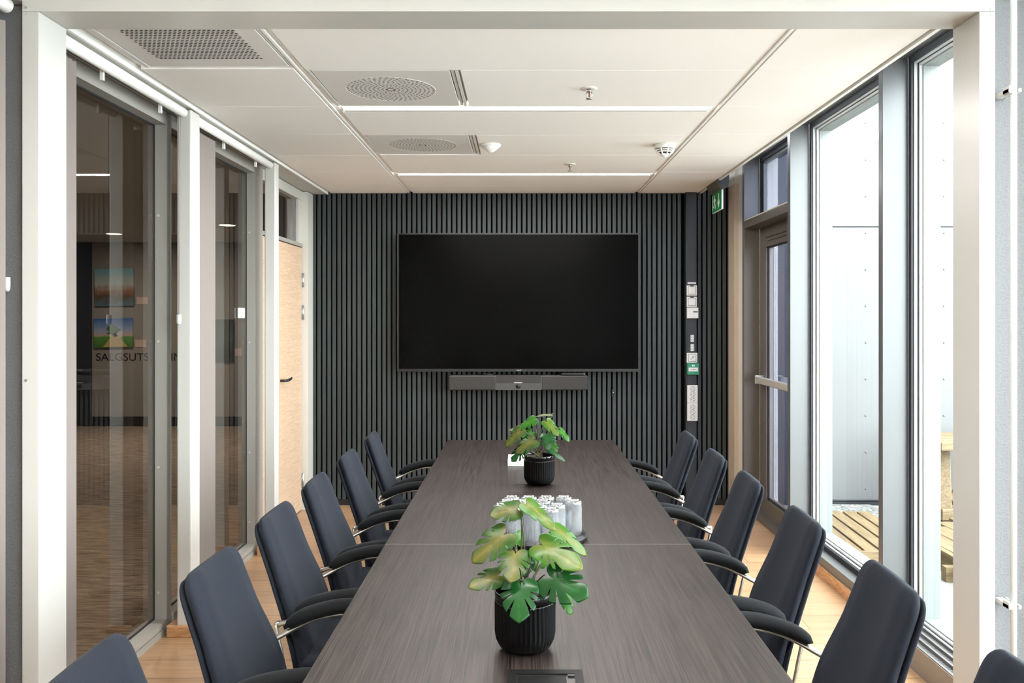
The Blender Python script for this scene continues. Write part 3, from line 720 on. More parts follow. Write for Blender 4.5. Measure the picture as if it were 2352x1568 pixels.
# ---- exit sign
EX = 1.452
ex = tag(empty('exit_sign', (EX, 6.27, 2.30)), 'green escape sign with white arrow under a dark grey housing, by the glazed door', 'exit sign')
hs = MB(); prof = [(-.048, .235), (.038, .235), (.040, .17), (.030, .13), (.010, .116), (-.012, .116), (-.034, .135), (-.05, .18)]
hs.prism([(a, b) for a, b in prof], .34, Matrix(((1, 0, 0, 0), (0, 0, -1, .15), (0, 1, 0, 0), (0, 0, 0, 1))))
hs.build('housing', M['housing'], ex)
MB().prism([(a * .96, b * .96 + .007) for a, b in prof], .003, Matrix(((1, 0, 0, 0), (0, 0, -1, -.19), (0, 1, 0, 0), (0, 0, 0, 1)))).build('end_cap', M['trunk'], ex)
MB().box(-.006, .006, -.150, .150, -.025, .12).build('diffuser', M['white'], ex)
MB().box(-.0085, -.006, -.147, .147, -.022, .118).build('green_face', M['green'], ex)
TOX = Matrix(((0, 0, -1, -.0085), (-1, 0, 0, 0), (0, 1, 0, .048), (0, 0, 0, 1)))    # sign-face plane: local x runs towards the camera
ar = MB(); ar.prism([(.058, .052), (.074, .052), (.074, -.022), (.094, .004), (.094, -.018), (.066, -.052), (.038, -.018), (.038, .004), (.058, -.022)], .001, TOX)
ar.build('arrow', M['white'], ex)
pm = MB()
pm.prism([(-.06 + .011 * math.cos(t), .043 + .011 * math.sin(t)) for t in [2 * PI * k / 14 for k in range(14)]], .001, TOX)
pm.prism([(-.075, .03), (-.05, .032), (-.046, -.006), (-.068, -.006)], .001, TOX)
pm.prism([(-.05, .030), (-.024, .012), (-.028, .005), (-.052, .018)], .001, TOX)
pm.prism([(-.075, .030), (-.098, .010), (-.092, .004), (-.070, .018)], .001, TOX)
pm.prism([(-.058, -.004), (-.046, -.004), (-.030, -.028), (-.040, -.052), (-.050, -.050), (-.043, -.028)], .001, TOX)
pm.prism([(-.068, -.004), (-.056, -.004), (-.078, -.036), (-.104, -.038), (-.104, -.028), (-.084, -.026)], .001, TOX)
pm.prism([(-.128, .055), (-.120, .055), (-.120, -.055), (-.128, -.055)], .001, TOX)
pm.build('running_figure', M['white'], ex)

# ================================================================ BACK WALL FITTINGS
# television
TVD = 6.65; tx0, tx1, tz0, tz1 = X(912, TVD), X(1470, TVD), Z(853, TVD), Z(535, TVD)
tv = tag(empty('television', ((tx0 + tx1) / 2, TVD, (tz0 + tz1) / 2)), 'huge black wall screen switched off on the slatted wall', 'television')
W2, H2 = (tx1 - tx0) / 2, (tz1 - tz0) / 2
MB().box(-W2, W2, .004, .05, -H2, H2, bevel=.003).build('back_case', M['black'], tv)
MB().box(-W2 + .015, W2 - .015, -.0005, .006, -H2 + .020, H2 - .012).build('screen', M['screen'], tv)
f = MB(); bz = .014
f.box(-W2, -W2 + bz, -.004, .012, -H2, H2); f.box(W2 - bz, W2, -.004, .012, -H2, H2); f.box(-W2 + bz, W2 - bz, -.004, .012, H2 - .011, H2); f.box(-W2 + bz, W2 - bz, -.004, .012, -H2, -H2 + .021)
f.build('bezel', M['bezel'], tv)
MB().box(-.3, .3, .05, .09, -.3, .3).build('wall_bracket', M['black'], tv)
text_obj('logo', 'PHILIPS', .0115, M['silver_text'], (X(1192, TVD) - (tx0 + tx1) / 2, -.0045, -H2 + .010), FACE_CAM, tv)
# sound bar
SD = 6.62; sx0, sx1, sz0, sz1 = X(1030, SD), X(1350, SD), Z(896, SD), Z(862, SD)
sb = tag(empty('sound_bar', ((sx0 + sx1) / 2, SD, (sz0 + sz1) / 2)), 'dark grey conference sound bar with a camera under the big screen', 'sound bar')
w2, h2 = (sx1 - sx0) / 2, (sz1 - sz0) / 2
MB().box(-w2, w2, .0, .1275, -h2, h2, bevel=.014, seg=4).build('body', M['grey_plastic'], sb)
a0, a1 = X(1137, SD) - (sx0 + sx1) / 2, X(1244, SD) - (sx0 + sx1) / 2
MB().box(-w2 + .006, a0 - .004, -.004, .01, -h2 + .006, h2 - .006, bevel=.004).build('speaker_grille', M['grille'], sb)
MB().box(a1 + .004, w2 - .006, -.004, .01, -h2 + .006, h2 - .006, bevel=.004).build('speaker_grille', M['grille'], sb)
MB().box(a0 + .004, a1 - .004, -.004, .01, .002, h2 - .004).build('speaker_grille', M['grille'], sb)
MB().box(a0 + .004, a1 - .004, -.004, .01, -h2 + .002, -.002).build('camera_panel', M['grey_plastic'], sb)
cm = MB().lathe([(.018, 0), (.018, .004), (.014, .006)], 28, Matrix.Translation((0, -.004, -.027)) @ Matrix.Rotation(PI / 2, 4, 'X'))
cm.build('lens_ring', M['black'], sb)
MB().lathe([(.012, 0), (.010, .003), (0, .004)], 24, Matrix.Translation((0, -.010, -.027)) @ Matrix.Rotation(PI / 2, 4, 'X')).build('lens', M['lens'], sb)
MB().box(-.031, .031, -.0055, -.004, .0, .004).build('logo', M['silver_text'], sb)
MB().tube([(-.27, .05, h2), (-.27, .02, h2 + .014), (-.21, .03, h2 + .004), (-.19, .05, h2 + .02)], .004, 8).build('cable', M['black'], sb)
mb = tag(empty('media_box', (X(1316, 6.62), 6.62, Z(862, 6.62))), 'thin black box with a light dot lying on the right end of the sound bar', 'media box')
MB().box(-.09, .093, .0, .07, .004, .018, bevel=.002, seg=1).build('case', M['black'], mb)
MB().box(.085, .089, -.001, .002, .010, .014).build('indicator', M['led'], mb)
rc = tag(empty('hanging_remote', (X(1408, 6.72), 6.73, Z(903, 6.72))), 'small black clip device hanging on the slats right of the sound bar', 'remote')
MB().box(-.009, .012, -.012, .012, -.033, .033, bevel=.004).build('body', M['black'], rc)
MB().box(-.002, .006, -.0135, -.011, .006, .010).build('button', M['silver_text'], rc)
MB().tube([(0, 0, .03), (.001, .002, .08), (.0, .01, .16)], .0018, 6).build('cord', M['black'], rc)
# trunking column with devices
TD = 6.70
tr = tag(empty('trunking_column', (X(1588, TD), TD, 0)), 'tall black cable trunking on the back wall carrying the white switches and sockets', 'trunking')
MB().box(-.0435, .0425, .0, .065, .0, 2.50, bevel=.002, seg=1).build('channel', M['trunk'], tr)
MB().box(-.034, .033, -.003, .002, .02, 2.48, bevel=.001, seg=1).build('cover', M['trunk'], tr)
TF = TD - .003
def on_trunk(name, px0, px1, py0, py1, label, cat, depth=.010, m='switch', group=None):
    x0, x1, z0, z1 = X(px0, TF), X(px1, TF), Z(py1, TF), Z(py0, TF)
    o = tag(empty(name, ((x0 + x1) / 2, TF, (z0 + z1) / 2)), label, cat, group)
    MB().box(-(x1 - x0) / 2, (x1 - x0) / 2, -depth, .003, -(z1 - z0) / 2, (z1 - z0) / 2, bevel=.003).build('plate', M[m], o)
    return o, (x1 - x0) / 2, (z1 - z0) / 2
def framed(o, hw, hh, d=.010, k=.68):
    MB().box(-hw * k - .003, hw * k + .003, -d - .0015, -d + .002, -hh * k - .003, hh * k + .003).build('inset', M['socket_dark'], o)
    MB().box(-hw * k, hw * k, -d - .005, -d + .002, -hh * k, hh * k, bevel=.002).build('rocker', M['switch'], o)
lb, a, b = on_trunk('label_strip', 1579, 1599, 648, 652, 'thin silver label strip above the topmost switch', 'label', .0015, 'silver_text')
for (y0, y1, l) in ((655, 679, 'topmost white square switch on the black trunking'), (681, 705, 'second white square switch on the black trunking, above the thermostat')):
    o, a, b = on_trunk('light_switch', 1577, 1600.5, y0, y1, l, 'switch', group='switches on the trunking'); framed(o, a, b)
    MB().box(-.014, .014, -.0118, -.010, b - .009, b - .001).build('name_tag', M['black'], o)
    for z in (.018, -.018): MB().disc((0, -.015, z), .0018, .0005, 'Y', 8).build('dot', M['black'], o)
o, a, b = on_trunk('thermostat', 1577, 1603, 706, 731, 'white thermostat with a small display under the two switches', 'thermostat', .022)
MB().box(.002, a - .006, -.0235, -.021, .004, .014).build('display', M['grey_plastic'], o); MB().disc((-a + .010, -.022, b - .009), .002, .0008, 'Y', 8).build('indicator', M['black'], o)
for y0, y1, l in ((769, 785, 'upper small white data outlet on the black trunking'), (790, 806, 'lower small white data outlet on the black trunking')):
    o, a, b = on_trunk('data_outlet', 1586, 1594, y0, y1, l, 'outlet', .006, group='data outlets on the trunking')
    for s in (-1, 1):
        for z in (-1, 1): MB().box(s * .006 - .003, s * .006 + .003, -.0066, -.005, z * .011 - .005, z * .011 + .004).build('port', M['socket_dark'], o)
o, a, b = on_trunk('key_switch', 1577, 1601.5, 810, 833, 'white square switch with a key symbol above the green release box', 'switch'); framed(o, a, b)
q = MB(); ky = Matrix.Translation((0, -.015, 0)) @ Matrix.Rotation(PI / 2, 4, 'X')
q.lathe([(.004, 0), (.007, 0), (.007, .0008), (.004, .0008)], 20, ky @ Matrix.Translation((.007, .008, 0)), closed=True)
q.prism([(.001, .004), (.004, .001), (-.013, -.016), (-.016, -.013)], .0008, ky); q.build('key_symbol', M['socket_dark'], o)
o, a, b = on_trunk('door_release', 1577.5, 1604, 834, 860, 'green emergency door release box with a white push window', 'door release', .026, 'release_green')
MB().box(-a + .009, a - .009, -.0275, -.025, -.018, .012).build('push_window', M['switch'], o)
q = MB(); zf = Matrix.Translation((0, -.0275, -.003)) @ Matrix.Rotation(PI / 2, 4, 'X')
q.prism([(-.018, 0), (-.010, .004), (-.010, -.004)], .0006, zf); q.prism([(.018, 0), (.010, -.004), (.010, .004)], .0006, zf); q.lathe([(.0035, 0), (.0035, .0006)], 14, zf); q.build('push_symbol', M['black'], o)
for s in (-1, 1): MB().box(s * .006 - .004, s * .006 + .004, -.0268, -.025, .022, .034).build('pictogram', M['white'], o)
for y0, y1, l in ((884, 925, 'upper white triple socket block on the black trunking'), (925.3, 966, 'lower white triple socket block on the black trunking')):
    o, a, b = on_trunk('triple_socket', 1578, 1602, y0, y1, l, 'socket', .012, group='socket blocks on the trunking')
    for k in (-1, 0, 1):
        zc = k * .0405; s = MB().lathe([(.0175, .0), (.0195, .0), (.0195, .0016), (.0175, .0016)], 28, Matrix.Translation((.001, -.012, zc)) @ Matrix.Rotation(PI / 2, 4, 'X'), closed=True)
        so = s.build('outlet_ring', M['socket_dark'], o)
        hl = MB()
        for dx, dz in ((-.009, -.002), (.004, .008), (.009, -.008)): hl.disc((.001 + dx, -.0122, zc + dz), .0034, .0006, 'Y', 10)
        hl.build('pin_holes', M['black'], so)

# ================================================================ TABLE
TX0, TX1, TZ = -.4528, .5647, .74
tb = tag(empty('conference_table', (.056, 2.82, 0)), 'long dark wood grain conference table in two sections down the middle of the room', 'table')
MB().box(TX0 - .056, TX1 - .056, .42 - 2.82, 2.8238 - 2.82, TZ - .028, TZ, bevel=.0015, seg=1).build('tabletop', M['table'], tb)
t2 = MB().box(TX0 - .056, TX1 - .056, 2.8252 - 2.82, 5.218 - 2.82, TZ - .028, TZ, bevel=.0015, seg=1).build('tabletop', M['table'], tb)
MB().box(TX0 - .056, TX1 - .056, 2.8239 - 2.82, 2.8251 - 2.82, TZ - .02, TZ - .0002).build('seam_glint', M['frame'], tb)  # pale strip in the gap paints the glint along the joint
for y in (.9, 2.5, 3.15, 4.75):
    for sx in (-.33, .33):
        MB().box(sx - .03, sx + .03, y - .03 - 2.82, y + .03 - 2.82, 0, TZ - .028, bevel=.003, seg=1).build('leg', M['black'], tb)
for sx in (-.33, .33): MB().box(sx - .02, sx + .02, .93 - 2.82, 4.72 - 2.82, TZ - .075, TZ - .028).build('rail', M['black'], tb)
ht = tag(empty('cable_hatch', (.05, 1.636, TZ)), 'black framed cable hatch with an open slot in the table before the nearer plant', 'cable hatch', 'cable hatches in the table')
f = MB(); f.box(-.08, -.060, -.176, .176, .0001, .003); f.box(.063, .08, -.176, .176, .0001, .003); f.box(-.06, .063, .155, .176, .0001, .003); f.box(-.06, .063, -.176, -.155, .0001, .003); f.build('frame', M['matte_black'], ht)
MB().box(-.058, .044, -.153, .150, .0002, .0012, bevel=.001, seg=1).build('lid', M['matte_black'], ht)
MB().box(.044, .063, -.155, .155, .0001, .0004).build('slot', M['hatch'], ht)
MB().box(.048, .062, .142, .150, .0004, .004).build('brush', M['black'], ht)
h2_ = tag(empty('cable_hatch', (.056, 4.005, TZ)), 'dark brown cable hatch with a split lid behind the farther plant pot', 'cable hatch', 'cable hatches in the table')
f = MB(); f.box(-.0795, -.076, -.176, .176, .0001, .002); f.box(.076, .0795, -.176, .176, .0001, .002); f.box(-.076, .076, .172, .176, .0001, .002); f.box(-.076, .076, -.176, -.172, .0001, .002); f.build('frame', M['black'], h2_)
MB().box(-.074, -.043, -.17, .17, .0001, .0016).build('lid', M['hatch'], h2_); MB().box(-.041, .074, -.17, .17, .0001, .0016).build('lid', M['hatch'], h2_)
pk = tag(empty('napkin_stack', (.0, 4.40, TZ)), 'white paper stack on the table behind the farther plant pot', 'paper stack')
for k in range(5): MB().box(-.068, .09, -.105 + .001 * (k % 2), .10, .0055 * k + .0004, .0055 * k + .0052, bevel=.001, seg=1).build('sheet_layer', M['paper'], pk)

# ---- tray with tumblers
tc_ = tag(empty('serving_tray', (.06, 2.905, TZ)), 'round black tray under the upturned glasses on the table', 'tray')
MB().lathe([(0, .002), (.150, .002), (.158, .004), (.163, .016), (.166, .017), (.166, .014), (.160, 0), (0, 0)], 64).build('dish', M['black'], tc_)
GH = .118
prof = [(.0255, .0), (.0290, .0), (.0292, .004, .0), (.0292, .012, .0024), (.0288, GH - .022, .0024), (.0284, GH - .012, .0), (.0285, GH - .006), (.0262, GH - .001), (.022, GH), (.018, GH - .003), (0.0003, GH - .004), (0.0003, GH - .018), (.021, GH - .017), (.0245, GH - .013), (.0250, .05)]
gm = MB().lathe(prof, 108, ribs=18, closed=True).build('drinking_glass', M['glass'])
spots = []
for r, (y, xs) in enumerate(((3.005, (-.033, .028, .0895, .151)), (2.945, (-.048, .012, .074, .182)), (2.884, (-.064, -.003, .060, .122)), (2.822, (-.025, .037, .098)))):
    for k, x_ in enumerate(xs): spots.append((x_, y, r, k))
rown = ['back row', 'second row', 'third row', 'front row']
ordn = {4: ['far left', 'middle left', 'middle right', 'far right'], 3: ['left', 'middle', 'right']}
for i, (x_, y, r, k) in enumerate(spots):
    g = gm if i == 0 else gm.copy()
    if i: C.objects.link(g)
    g.location = (x_, y, TZ + .0022); g.rotation_euler = (0, 0, random.random())
    tag(g, 'upturned ribbed glass at the %s of the %s on the round tray' % (ordn[4 if r < 3 else 3][k], rown[r]), 'glass', 'upturned glasses on the tray')

# ================================================================ PLANTS
def monstera(base, tip, width, normal, m, parent, stem_from=None, cuts=3, droop=.18, fold=.25, seed=1, stem=None):
    rnd = random.Random(seed)
    base, tip = Vector(base), Vector(tip); ax = tip - base; L = ax.length; ax.normalize()
    n = Vector(normal); n = (n - ax * n.dot(ax)).normalized(); side = ax.cross(n).normalized()
    bm = bmesh.new(); uvl = bm.loops.layers.uv.new('leaf')
    org = .30                                        # fan origin along the midrib
    NA = 180; RF = (0, .2, .4, .58, .72, .84, .93, 1.0)
    cutang = []
    for s in (1, -1):
        for k in range(cuts):
            cutang.append((s * math.radians((26, 52, 82)[k] + rnd.uniform(-7, 7)), rnd.uniform(.40, .62), math.radians(rnd.uniform(2.8, 4.4))))
    def rad(t):
        # heart outline; t = 0 at the tip, pi at the sinus
        a = abs(t)
        hw = width / L * .5
        e = 1.0 / math.sqrt((math.cos(t) / (.70 if a < PI / 2 else .36)) ** 2 + (math.sin(t) / hw) ** 2)
        if a < .45: e *= 1 + .10 * (1 - a / .45) ** 2
        if a > 2.55: e *= 1 - .78 * ((a - 2.55) / (PI - 2.55)) ** 1.3
        elif a > 1.9: e *= 1 + .10 * math.sin((a - 1.9) / .65 * PI)
        for ca, dep, wd in cutang:
            d = abs(t - ca)
            if d < wd * 2.0:
                q = max(0, min(1, (d - wd * .55) / (wd * .9)))
                e *= dep + (1 - dep) * q
        return e
    grid = []
    def P(u, v):                                     # u along, v across, in units of L
        bend = -droop * (u - .1) ** 2 + (-fold * v * v * 2.2) + .05 * abs(v)
        wob = .02 * math.sin(u * 9 + seed) * v * 4
        return base + ax * (u * L) + side * (v * L) + n * ((bend + wob) * L)
    cen = bm.verts.new(P(org, 0))
    ts = [-PI + 2 * PI * k / NA for k in range(NA)]
    for f in RF[1:]:
        ring = []
        for t in ts:
            r = rad(t) * f; u = org + r * math.cos(t); v = r * math.sin(t); ring.append((bm.verts.new(P(u, v)), u, v))
        grid.append(ring)
    def face(vs):
        fc = bm.faces.new([q[0] for q in vs]); fc.smooth = True
        for lp, q in zip(fc.loops, vs): lp[uvl].uv = (max(0, min(1, q[1])), min(1, abs(q[2]) / (width / L * .5)))
    c0 = (cen, org, 0)
    for k in range(NA):
        j = (k + 1) % NA
        face((c0, grid[0][k], grid[0][j]))
        for a, b in zip(grid, grid[1:]): face((a[k], b[k], b[j], a[j]))
    me = bpy.data.meshes.new('leaf'); bm.to_mesh(me); bm.free(); me.materials.append(m)
    o = bpy.data.objects.new('leaf', me); C.objects.link(o); o.parent = parent
    so = o.modifiers.new('thickness', 'SOLIDIFY'); so.thickness = .0007; so.offset = 0
    if stem_from is not None:
        a = Vector(stem_from); b = P(.05, 0); mid = (a + b) / 2 + Vector(((b.x - a.x) * -.22, (b.y - a.y) * -.2, (b.z - a.z) * .12))
        pts = [a * (1 - t) ** 2 + mid * 2 * t * (1 - t) + b * t * t for t in [k / 9 for k in range(10)]]
        MB().tube(pts, [.0024 - .0010 * k / 9 for k in range(10)], 8).build('stem', stem or M['stem'], parent)
    return o
def plant(loc, label, leaves, sink):
    p = tag(empty('potted_plant', loc), label, 'potted plant', 'potted plants on the table')
    R = .0695; pr = [(0, 0), (.040, 0), (.050, .003), (.060, .012, .0), (.0665, .026, .0022), (R, .042, .0024), (R, .110, .0024), (R - .0005, .113, .0)]
    MB().lathe(pr + [(R - .003, .113), (R - .003, .11)] + [(0, .105)], 240, ribs=40).build('pot', M['pot'], p)
    MB().lathe([(R - .0005, .1132), (R, .133), (R - .0012, .135), (R - .0026, .133), (R - .0028, .1132)], 96, closed=True).build('glass_band', M['smoke'] if sink else M['pot'], p)
    MB().lathe([(0, .116), (.03, .117), (.055, .115), (.0662, .1135)][::-1], 40).build('filling', M['soil'], p)
    for i, (b, t, w_, n_, m_, st) in enumerate(leaves):
        rr = random.Random(i * 3 + 5)
        monstera(b, t, w_, n_, M[m_], p, (rr.uniform(-.018, .018), rr.uniform(-.018, .018), .115) if st else None, cuts=1 if w_ < .03 else (2 if w_ < .06 else 3), seed=i + 2, stem=M['stem'] if i % 2 else M['stem_dark'])
    return p
def leafset(D, cx, cy, sc, ox, oy, loc, rows_):
    out = []
    for (bx, by, tx_, ty, wpx, db, dt, n_, m_, st) in rows_:
        def W(px, py, dd): 
            d = D + dd; return (X(ox + px * sc, d) - loc[0], d - loc[1], Z(oy + py * sc, d) - loc[2])
        out.append((W(bx, by, db), W(tx_, ty, dt), wpx * sc * D / F, n_, m_, st))
    return out
UPF = (0, -.75, .66); FRONT = (0, -.95, .3); UP = (0, -.45, .9)
# nearer plant  (rows: base xy, tip xy, width in crop pixels, depth offsets, normal, material, stem)
pl1 = (X(1206, 1.935), 1.935, TZ)
near_rows = [
    (590, 165, 350, 200, 185, .02, .00, (-.1, -.8, .62), 'leaf_olive', 1),
    (585, 95, 845, 290, 150, .02, -.03, (.35, -.75, .55), 'leaf_pale', 1),
    (500, 335, 205, 560, 265, .00, -.04, (-.2, -.8, .55), 'leaf_olive', 1),
    (545, 490, 500, 712, 260, -.02, -.09, (0, -.75, .65), 'leaf_olive', 1),
    (690, 430, 1040, 600, 270, -.01, -.08, (.15, -.8, .6), 'leaf_pale', 1),
    (820, 300, 1115, 505, 150, .05, .04, (.4, -.7, .6), 'leaf_pale', 1),
    (760, 690, 1085, 840, 340, -.04, -.10, (.1, -.86, .5), 'leaf_green', 1),
    (578, 720, 568, 1036, 300, -.05, -.12, (0, -.9, .42), 'leaf_green', 1),
    (450, 690, 187, 770, 190, -.01, -.05, (-.15, -.75, .64), 'leaf_olive', 1),
    (545, 460, 585, 335, 120, .07, .09, (0, -.9, .4), 'leaf_bright', 1),
    (930, 860, 985, 1005, 100, .0, -.02, (.2, -.9, .4), 'leaf_bright', 1),
    (740, 660, 690, 545, 110, .06, .08, (0, -.9, .4), 'leaf_bright', 1),
    (950, 390, 1105, 525, 75, .07, .05, (.5, -.7, .5), 'leaf_bright', 1),
    (480, 500, 420, 400, 110, .07, .09, (0, -.8, .5), 'leaf_bright', 1),
    (640, 560, 600, 690, 150, .04, .0, (0, -.8, .5), 'leaf_green', 1),
]
plant(pl1, 'leafy plant in a ribbed black pot, the nearer one, before the tray of glasses', leafset(1.935, 0, 0, .2857, 1030, 1120, pl1, near_rows), 0)
pl2 = (X(1238.5, 3.83), 3.83, TZ)
far_rows = [
    (1185, 140, 1000, 132, 95, .03, .06, (0, -.22, .97), 'leaf_olive', 1),
    (1090, 185, 1225, 325, 125, .0, -.04, (.3, -.8, .5), 'leaf_pale', 1),
    (1225, 275, 1340, 388, 85, .03, .0, (.4, -.75, .5), 'leaf_bright', 1),
    (1120, 320, 1130, 472, 175, -.03, -.08, (0, -.9, .42), 'leaf_green', 1),
    (1015, 172, 842, 270, 110, .02, .0, (-.2, -.8, .55), 'leaf_bright', 1),
    (880, 275, 705, 435, 150, .0, -.03, (-.2, -.8, .55), 'leaf_olive', 1),
    (1010, 375, 815, 502, 160, -.04, -.07, (-.1, -.8, .6), 'leaf_olive', 1),
    (890, 470, 765, 590, 145, -.03, -.05, (-.2, -.85, .5), 'leaf_green', 1),
    (1095, 472, 1300, 580, 62, -.03, -.04, (.1, -.6, .8), 'leaf_green', 1),
    (1160, 430, 1215, 500, 95, .02, .0, (.1, -.85, .5), 'leaf_bright', 1),
    (980, 300, 880, 375, 100, .01, .0, (0, -.85, .5), 'leaf_bright', 1),
    (830, 290, 740, 285, 60, .03, .03, (0, -.6, .8), 'leaf_olive', 1),
    (1250, 260, 1190, 300, 60, .05, .05, (0, -.6, .8), 'leaf_green', 1),
    (990, 180, 1030, 240, 60, .04, .04, (0, -.8, .6), 'leaf_bright', 1),
    (960, 400, 900, 300, 110, .05, .05, (0, -.85, .5), 'leaf_bright', 1),
]
plant(pl2, 'leafy plant in a smoky ribbed black pot, the farther one, behind the tray of glasses', leafset(3.83, 0, 0, .2296, 1000, 920, pl2, far_rows), 1)

# ================================================================ CHAIRS  (local: faces +X, origin on the floor under the seat)
def interp(tab, s):
    for (a, va), (b, vb) in zip(tab, tab[1:]):
        if s <= b:
            t = (s - a) / (b - a); t = max(0, min(1, t)); t = t * t * (3 - 2 * t) if len(tab) == 2 else t
            return tuple(p + (q - p) * t for p, q in zip(va, vb)) if isinstance(va, tuple) else va + (vb - va) * t
    return tab[-1][1]
def catmull(pts, n):
    P = [Vector(p) for p in pts]; P = [P[0] * 2 - P[1]] + P + [P[-1] * 2 - P[-2]]; out = []
    seg = len(P) - 3
    for i in range(n + 1):
        u = seg * i / n; k = min(int(u), seg - 1); t = u - k
        a, b, c, d = P[k], P[k + 1], P[k + 2], P[k + 3]
        out.append(.5 * ((2 * b) + (c - a) * t + (2 * a - 5 * b + 4 * c - d) * t * t + (3 * b - a - 3 * c + d) * t ** 3))
    return out
BACK = [(-.176, 0, .335), (-.180, 0, .44), (-.209, 0, .56), (-.262, 0, .70), (-.320, 0, .862)]
def back_piece(off, th, wadd, concave, top=1.0):
    m = MB(); n = 40; ss = [(1 - math.cos(PI * i / n)) / 2 for i in range(n + 1)]; full = catmull(BACK, 800); path = [full[int(round(800 * top * q))] for q in ss]; rings = []; NS = 44
    for i, p in enumerate(path):
        s = ss[i]
        k0 = int(round(800 * top * s)); q = full[min(k0 + 12, 800)] - full[max(k0 - 12, 0)]; tz = q.normalized(); nx = Vector((tz.z, 0, -tz.x))     # nx points forward
        w = (.188 + .022 * math.sin(PI * min(1, s / .75)) - .022 * max(0, (s - .55) / .45)) + wadd
        e = 1.0
        if s > .92: e = (1 - ((s - .92) / .08) ** 2.3) ** (1 / 2.3) if i < n else 0.0
        if s < .06: e = (1 - ((.06 - s) / .06) ** 2.4) ** (1 / 2.4) if i > 0 else 0.0
        w_ = w - .046 * (1 - e); t_ = th * (.25 + .75 * e)
        ring = []
        for k in range(NS):
            a = 2 * PI * k / NS; ca, sa = math.cos(a), math.sin(a)
            y = math.copysign(abs(ca) ** .42, ca) * w_; x_ = math.copysign(abs(sa) ** .8, sa) * t_
            yy = abs(y) / w
            cv = concave * (yy ** 2.2)
            if concave and sa > 0:
                lum = math.exp(-((s - .36) / .22) ** 2)
                cv += .010 * lum * (1 - yy ** 2) + .004 * math.exp(-((yy - .58) / .13) ** 2)
            ring.append(p + nx * (off + x_ + cv) + Vector((0, y, 0)))
        rings.append(ring)
    return m.loft(rings)
def make_chair():
    root = empty('conference_chair', (0, 0, 0))
    back_piece(.0125, .0200, .0, .010).build('backrest', M['chair'], root)
    back_piece(-.0085, .0115, .0015, .010, .984).build('back_shell', M['chair'], root)
    # seat cushion
    st = MB(); n = 22; rings = []
    for i in range(n + 1):
        u = i / n; xx = -.175 + .435 * u
        e = 1.0
        if u > .82: e = max(0, 1 - ((u - .82) / .18) ** 2.4) ** (1 / 2.4)
        if u < .08: e = max(0, 1 - ((.08 - u) / .08) ** 2.4) ** (1 / 2.4)
        w = .235 - .07 * (1 - e); t = .036 * (.2 + .8 * e); zc = .435 - .03 * max(0, (u - .7) / .3) ** 2
        rings.append([Vector((xx, math.copysign(abs(math.cos(a)) ** .5, math.cos(a)) * w, zc + math.copysign(abs(math.sin(a)) ** .8, math.sin(a)) * t)) for a in [2 * PI * k / 36 for k in range(36)]])
    st.loft(rings).build('seat', M['chair'], root)
    for s in (-1, 1):
        # arm pad: arched
        pts = catmull([(-.175, 0, .612), (-.11, 0, .645), (-.02, 0, .666), (.07, 0, .666), (.145, 0, .645)], 20)
        pts = [Vector((p.x, s * (.245 - .014 * abs(i / 10 - 1)), p.z)) for i, p in enumerate(pts)]
        r = [(.0235 * (max(.0, 1 - abs(i / 10 - 1) ** 5.0)) ** .5 + .002) for i in range(21)]
        pad = MB().tube(pts, r, 18, flat=(1.0, .82), up=(0, 0, 1)).build('armrest', M['armpad'], root)
        # flat nickel bar: from the backrest side under the pad, then down to the seat
        q = catmull([(-.222, s * .212, .572), (-.19, s * .226, .585), (-.15, s * .238, .604), (-.08, s * .244, .632), (0, s * .245, .645), (.09, s * .245, .641), (.165, s * .243, .610), (.18, s * .240, .54), (.14, s * .225, .44), (.05, s * .16, .385)], 50)
        rr = [.0125 if i < 9 else (.0125 - .0045 * min(1, (i - 9) / 6)) for i in range(51)]
        MB().tube(q, rr, 12, flat=(1.0, .62)).build('arm_support', M['chrome'], pad)
        MB().disc((.0, s * .245 - 0, .632), .006, .01, 'Z', 12).build('screw', M['chrome'], pad)
        rod = catmull([(-.232, s * .217, .572), (-.215, s * .222, .50), (-.192, s * .216, .40), (-.15, s * .18, .365), (-.03, s * .08, .36)], 26)
        MB().tube(rod, .0055, 10).build('side_rod', M['chrome'], root)
        kb = MB().lathe([(.0, -.008), (.009, -.008), (.010, -.004), (.010, .004), (.007, .007), (0, .008)], 18, Matrix.Translation((-.226, s * .214, .572)) @ Matrix.Rotation(PI / 2, 4, 'X')).build('arm_joint', M['chrome'], root)
    MB().box(-.11, .11, -.09, .09, .335, .40, bevel=.01).build('mechanism', M['black'], root)
    MB().lathe([(.026, .11), (.026, .24), (.016, .24), (.016, .34)], 24).build('gas_column', M['black'], root)
    for k in range(5):
        a = 2 * PI * k / 5 + .3; ca, sa = math.cos(a), math.sin(a)
        lg = MB().tube([(.02 * ca, .02 * sa, .105), (.15 * ca, .15 * sa, .095), (.26 * ca, .26 * sa, .066)], [.022, .018, .013], 10, flat=(1, .7)).build('base_leg', M['chrome'], root)
        cs = MB(); ctr = Vector((.255 * ca, .255 * sa, .0)); tn = Vector((-sa, ca, 0))
        for u in (-1, 1):
            cs.lathe([(.0, -.009), (.022, -.009), (.025, -.006), (.025, .006), (.022, .009), (0, .009)], 18, Matrix.Translation(ctr + tn * .015 * u + Vector((0, 0, .0255))) @ Matrix.Rotation(a, 4, 'Z') @ Matrix.Rotation(PI / 2, 4, 'X'))
        cs.tube([ctr + Vector((0, 0, .03)), ctr + Vector((0, 0, .07))], .006, 8); cs.build('caster', M['black'], lg)
    return root
LEFT = [(1.555, 1), (2.19, -1), (2.765, 0), (3.315, 1), (3.925, 1), (4.57, 3)]
RIGHT = [(1.48, 2), (2.08, 3), (2.71, 2), (3.36, 2), (3.94, 1), (4.575, 1)]
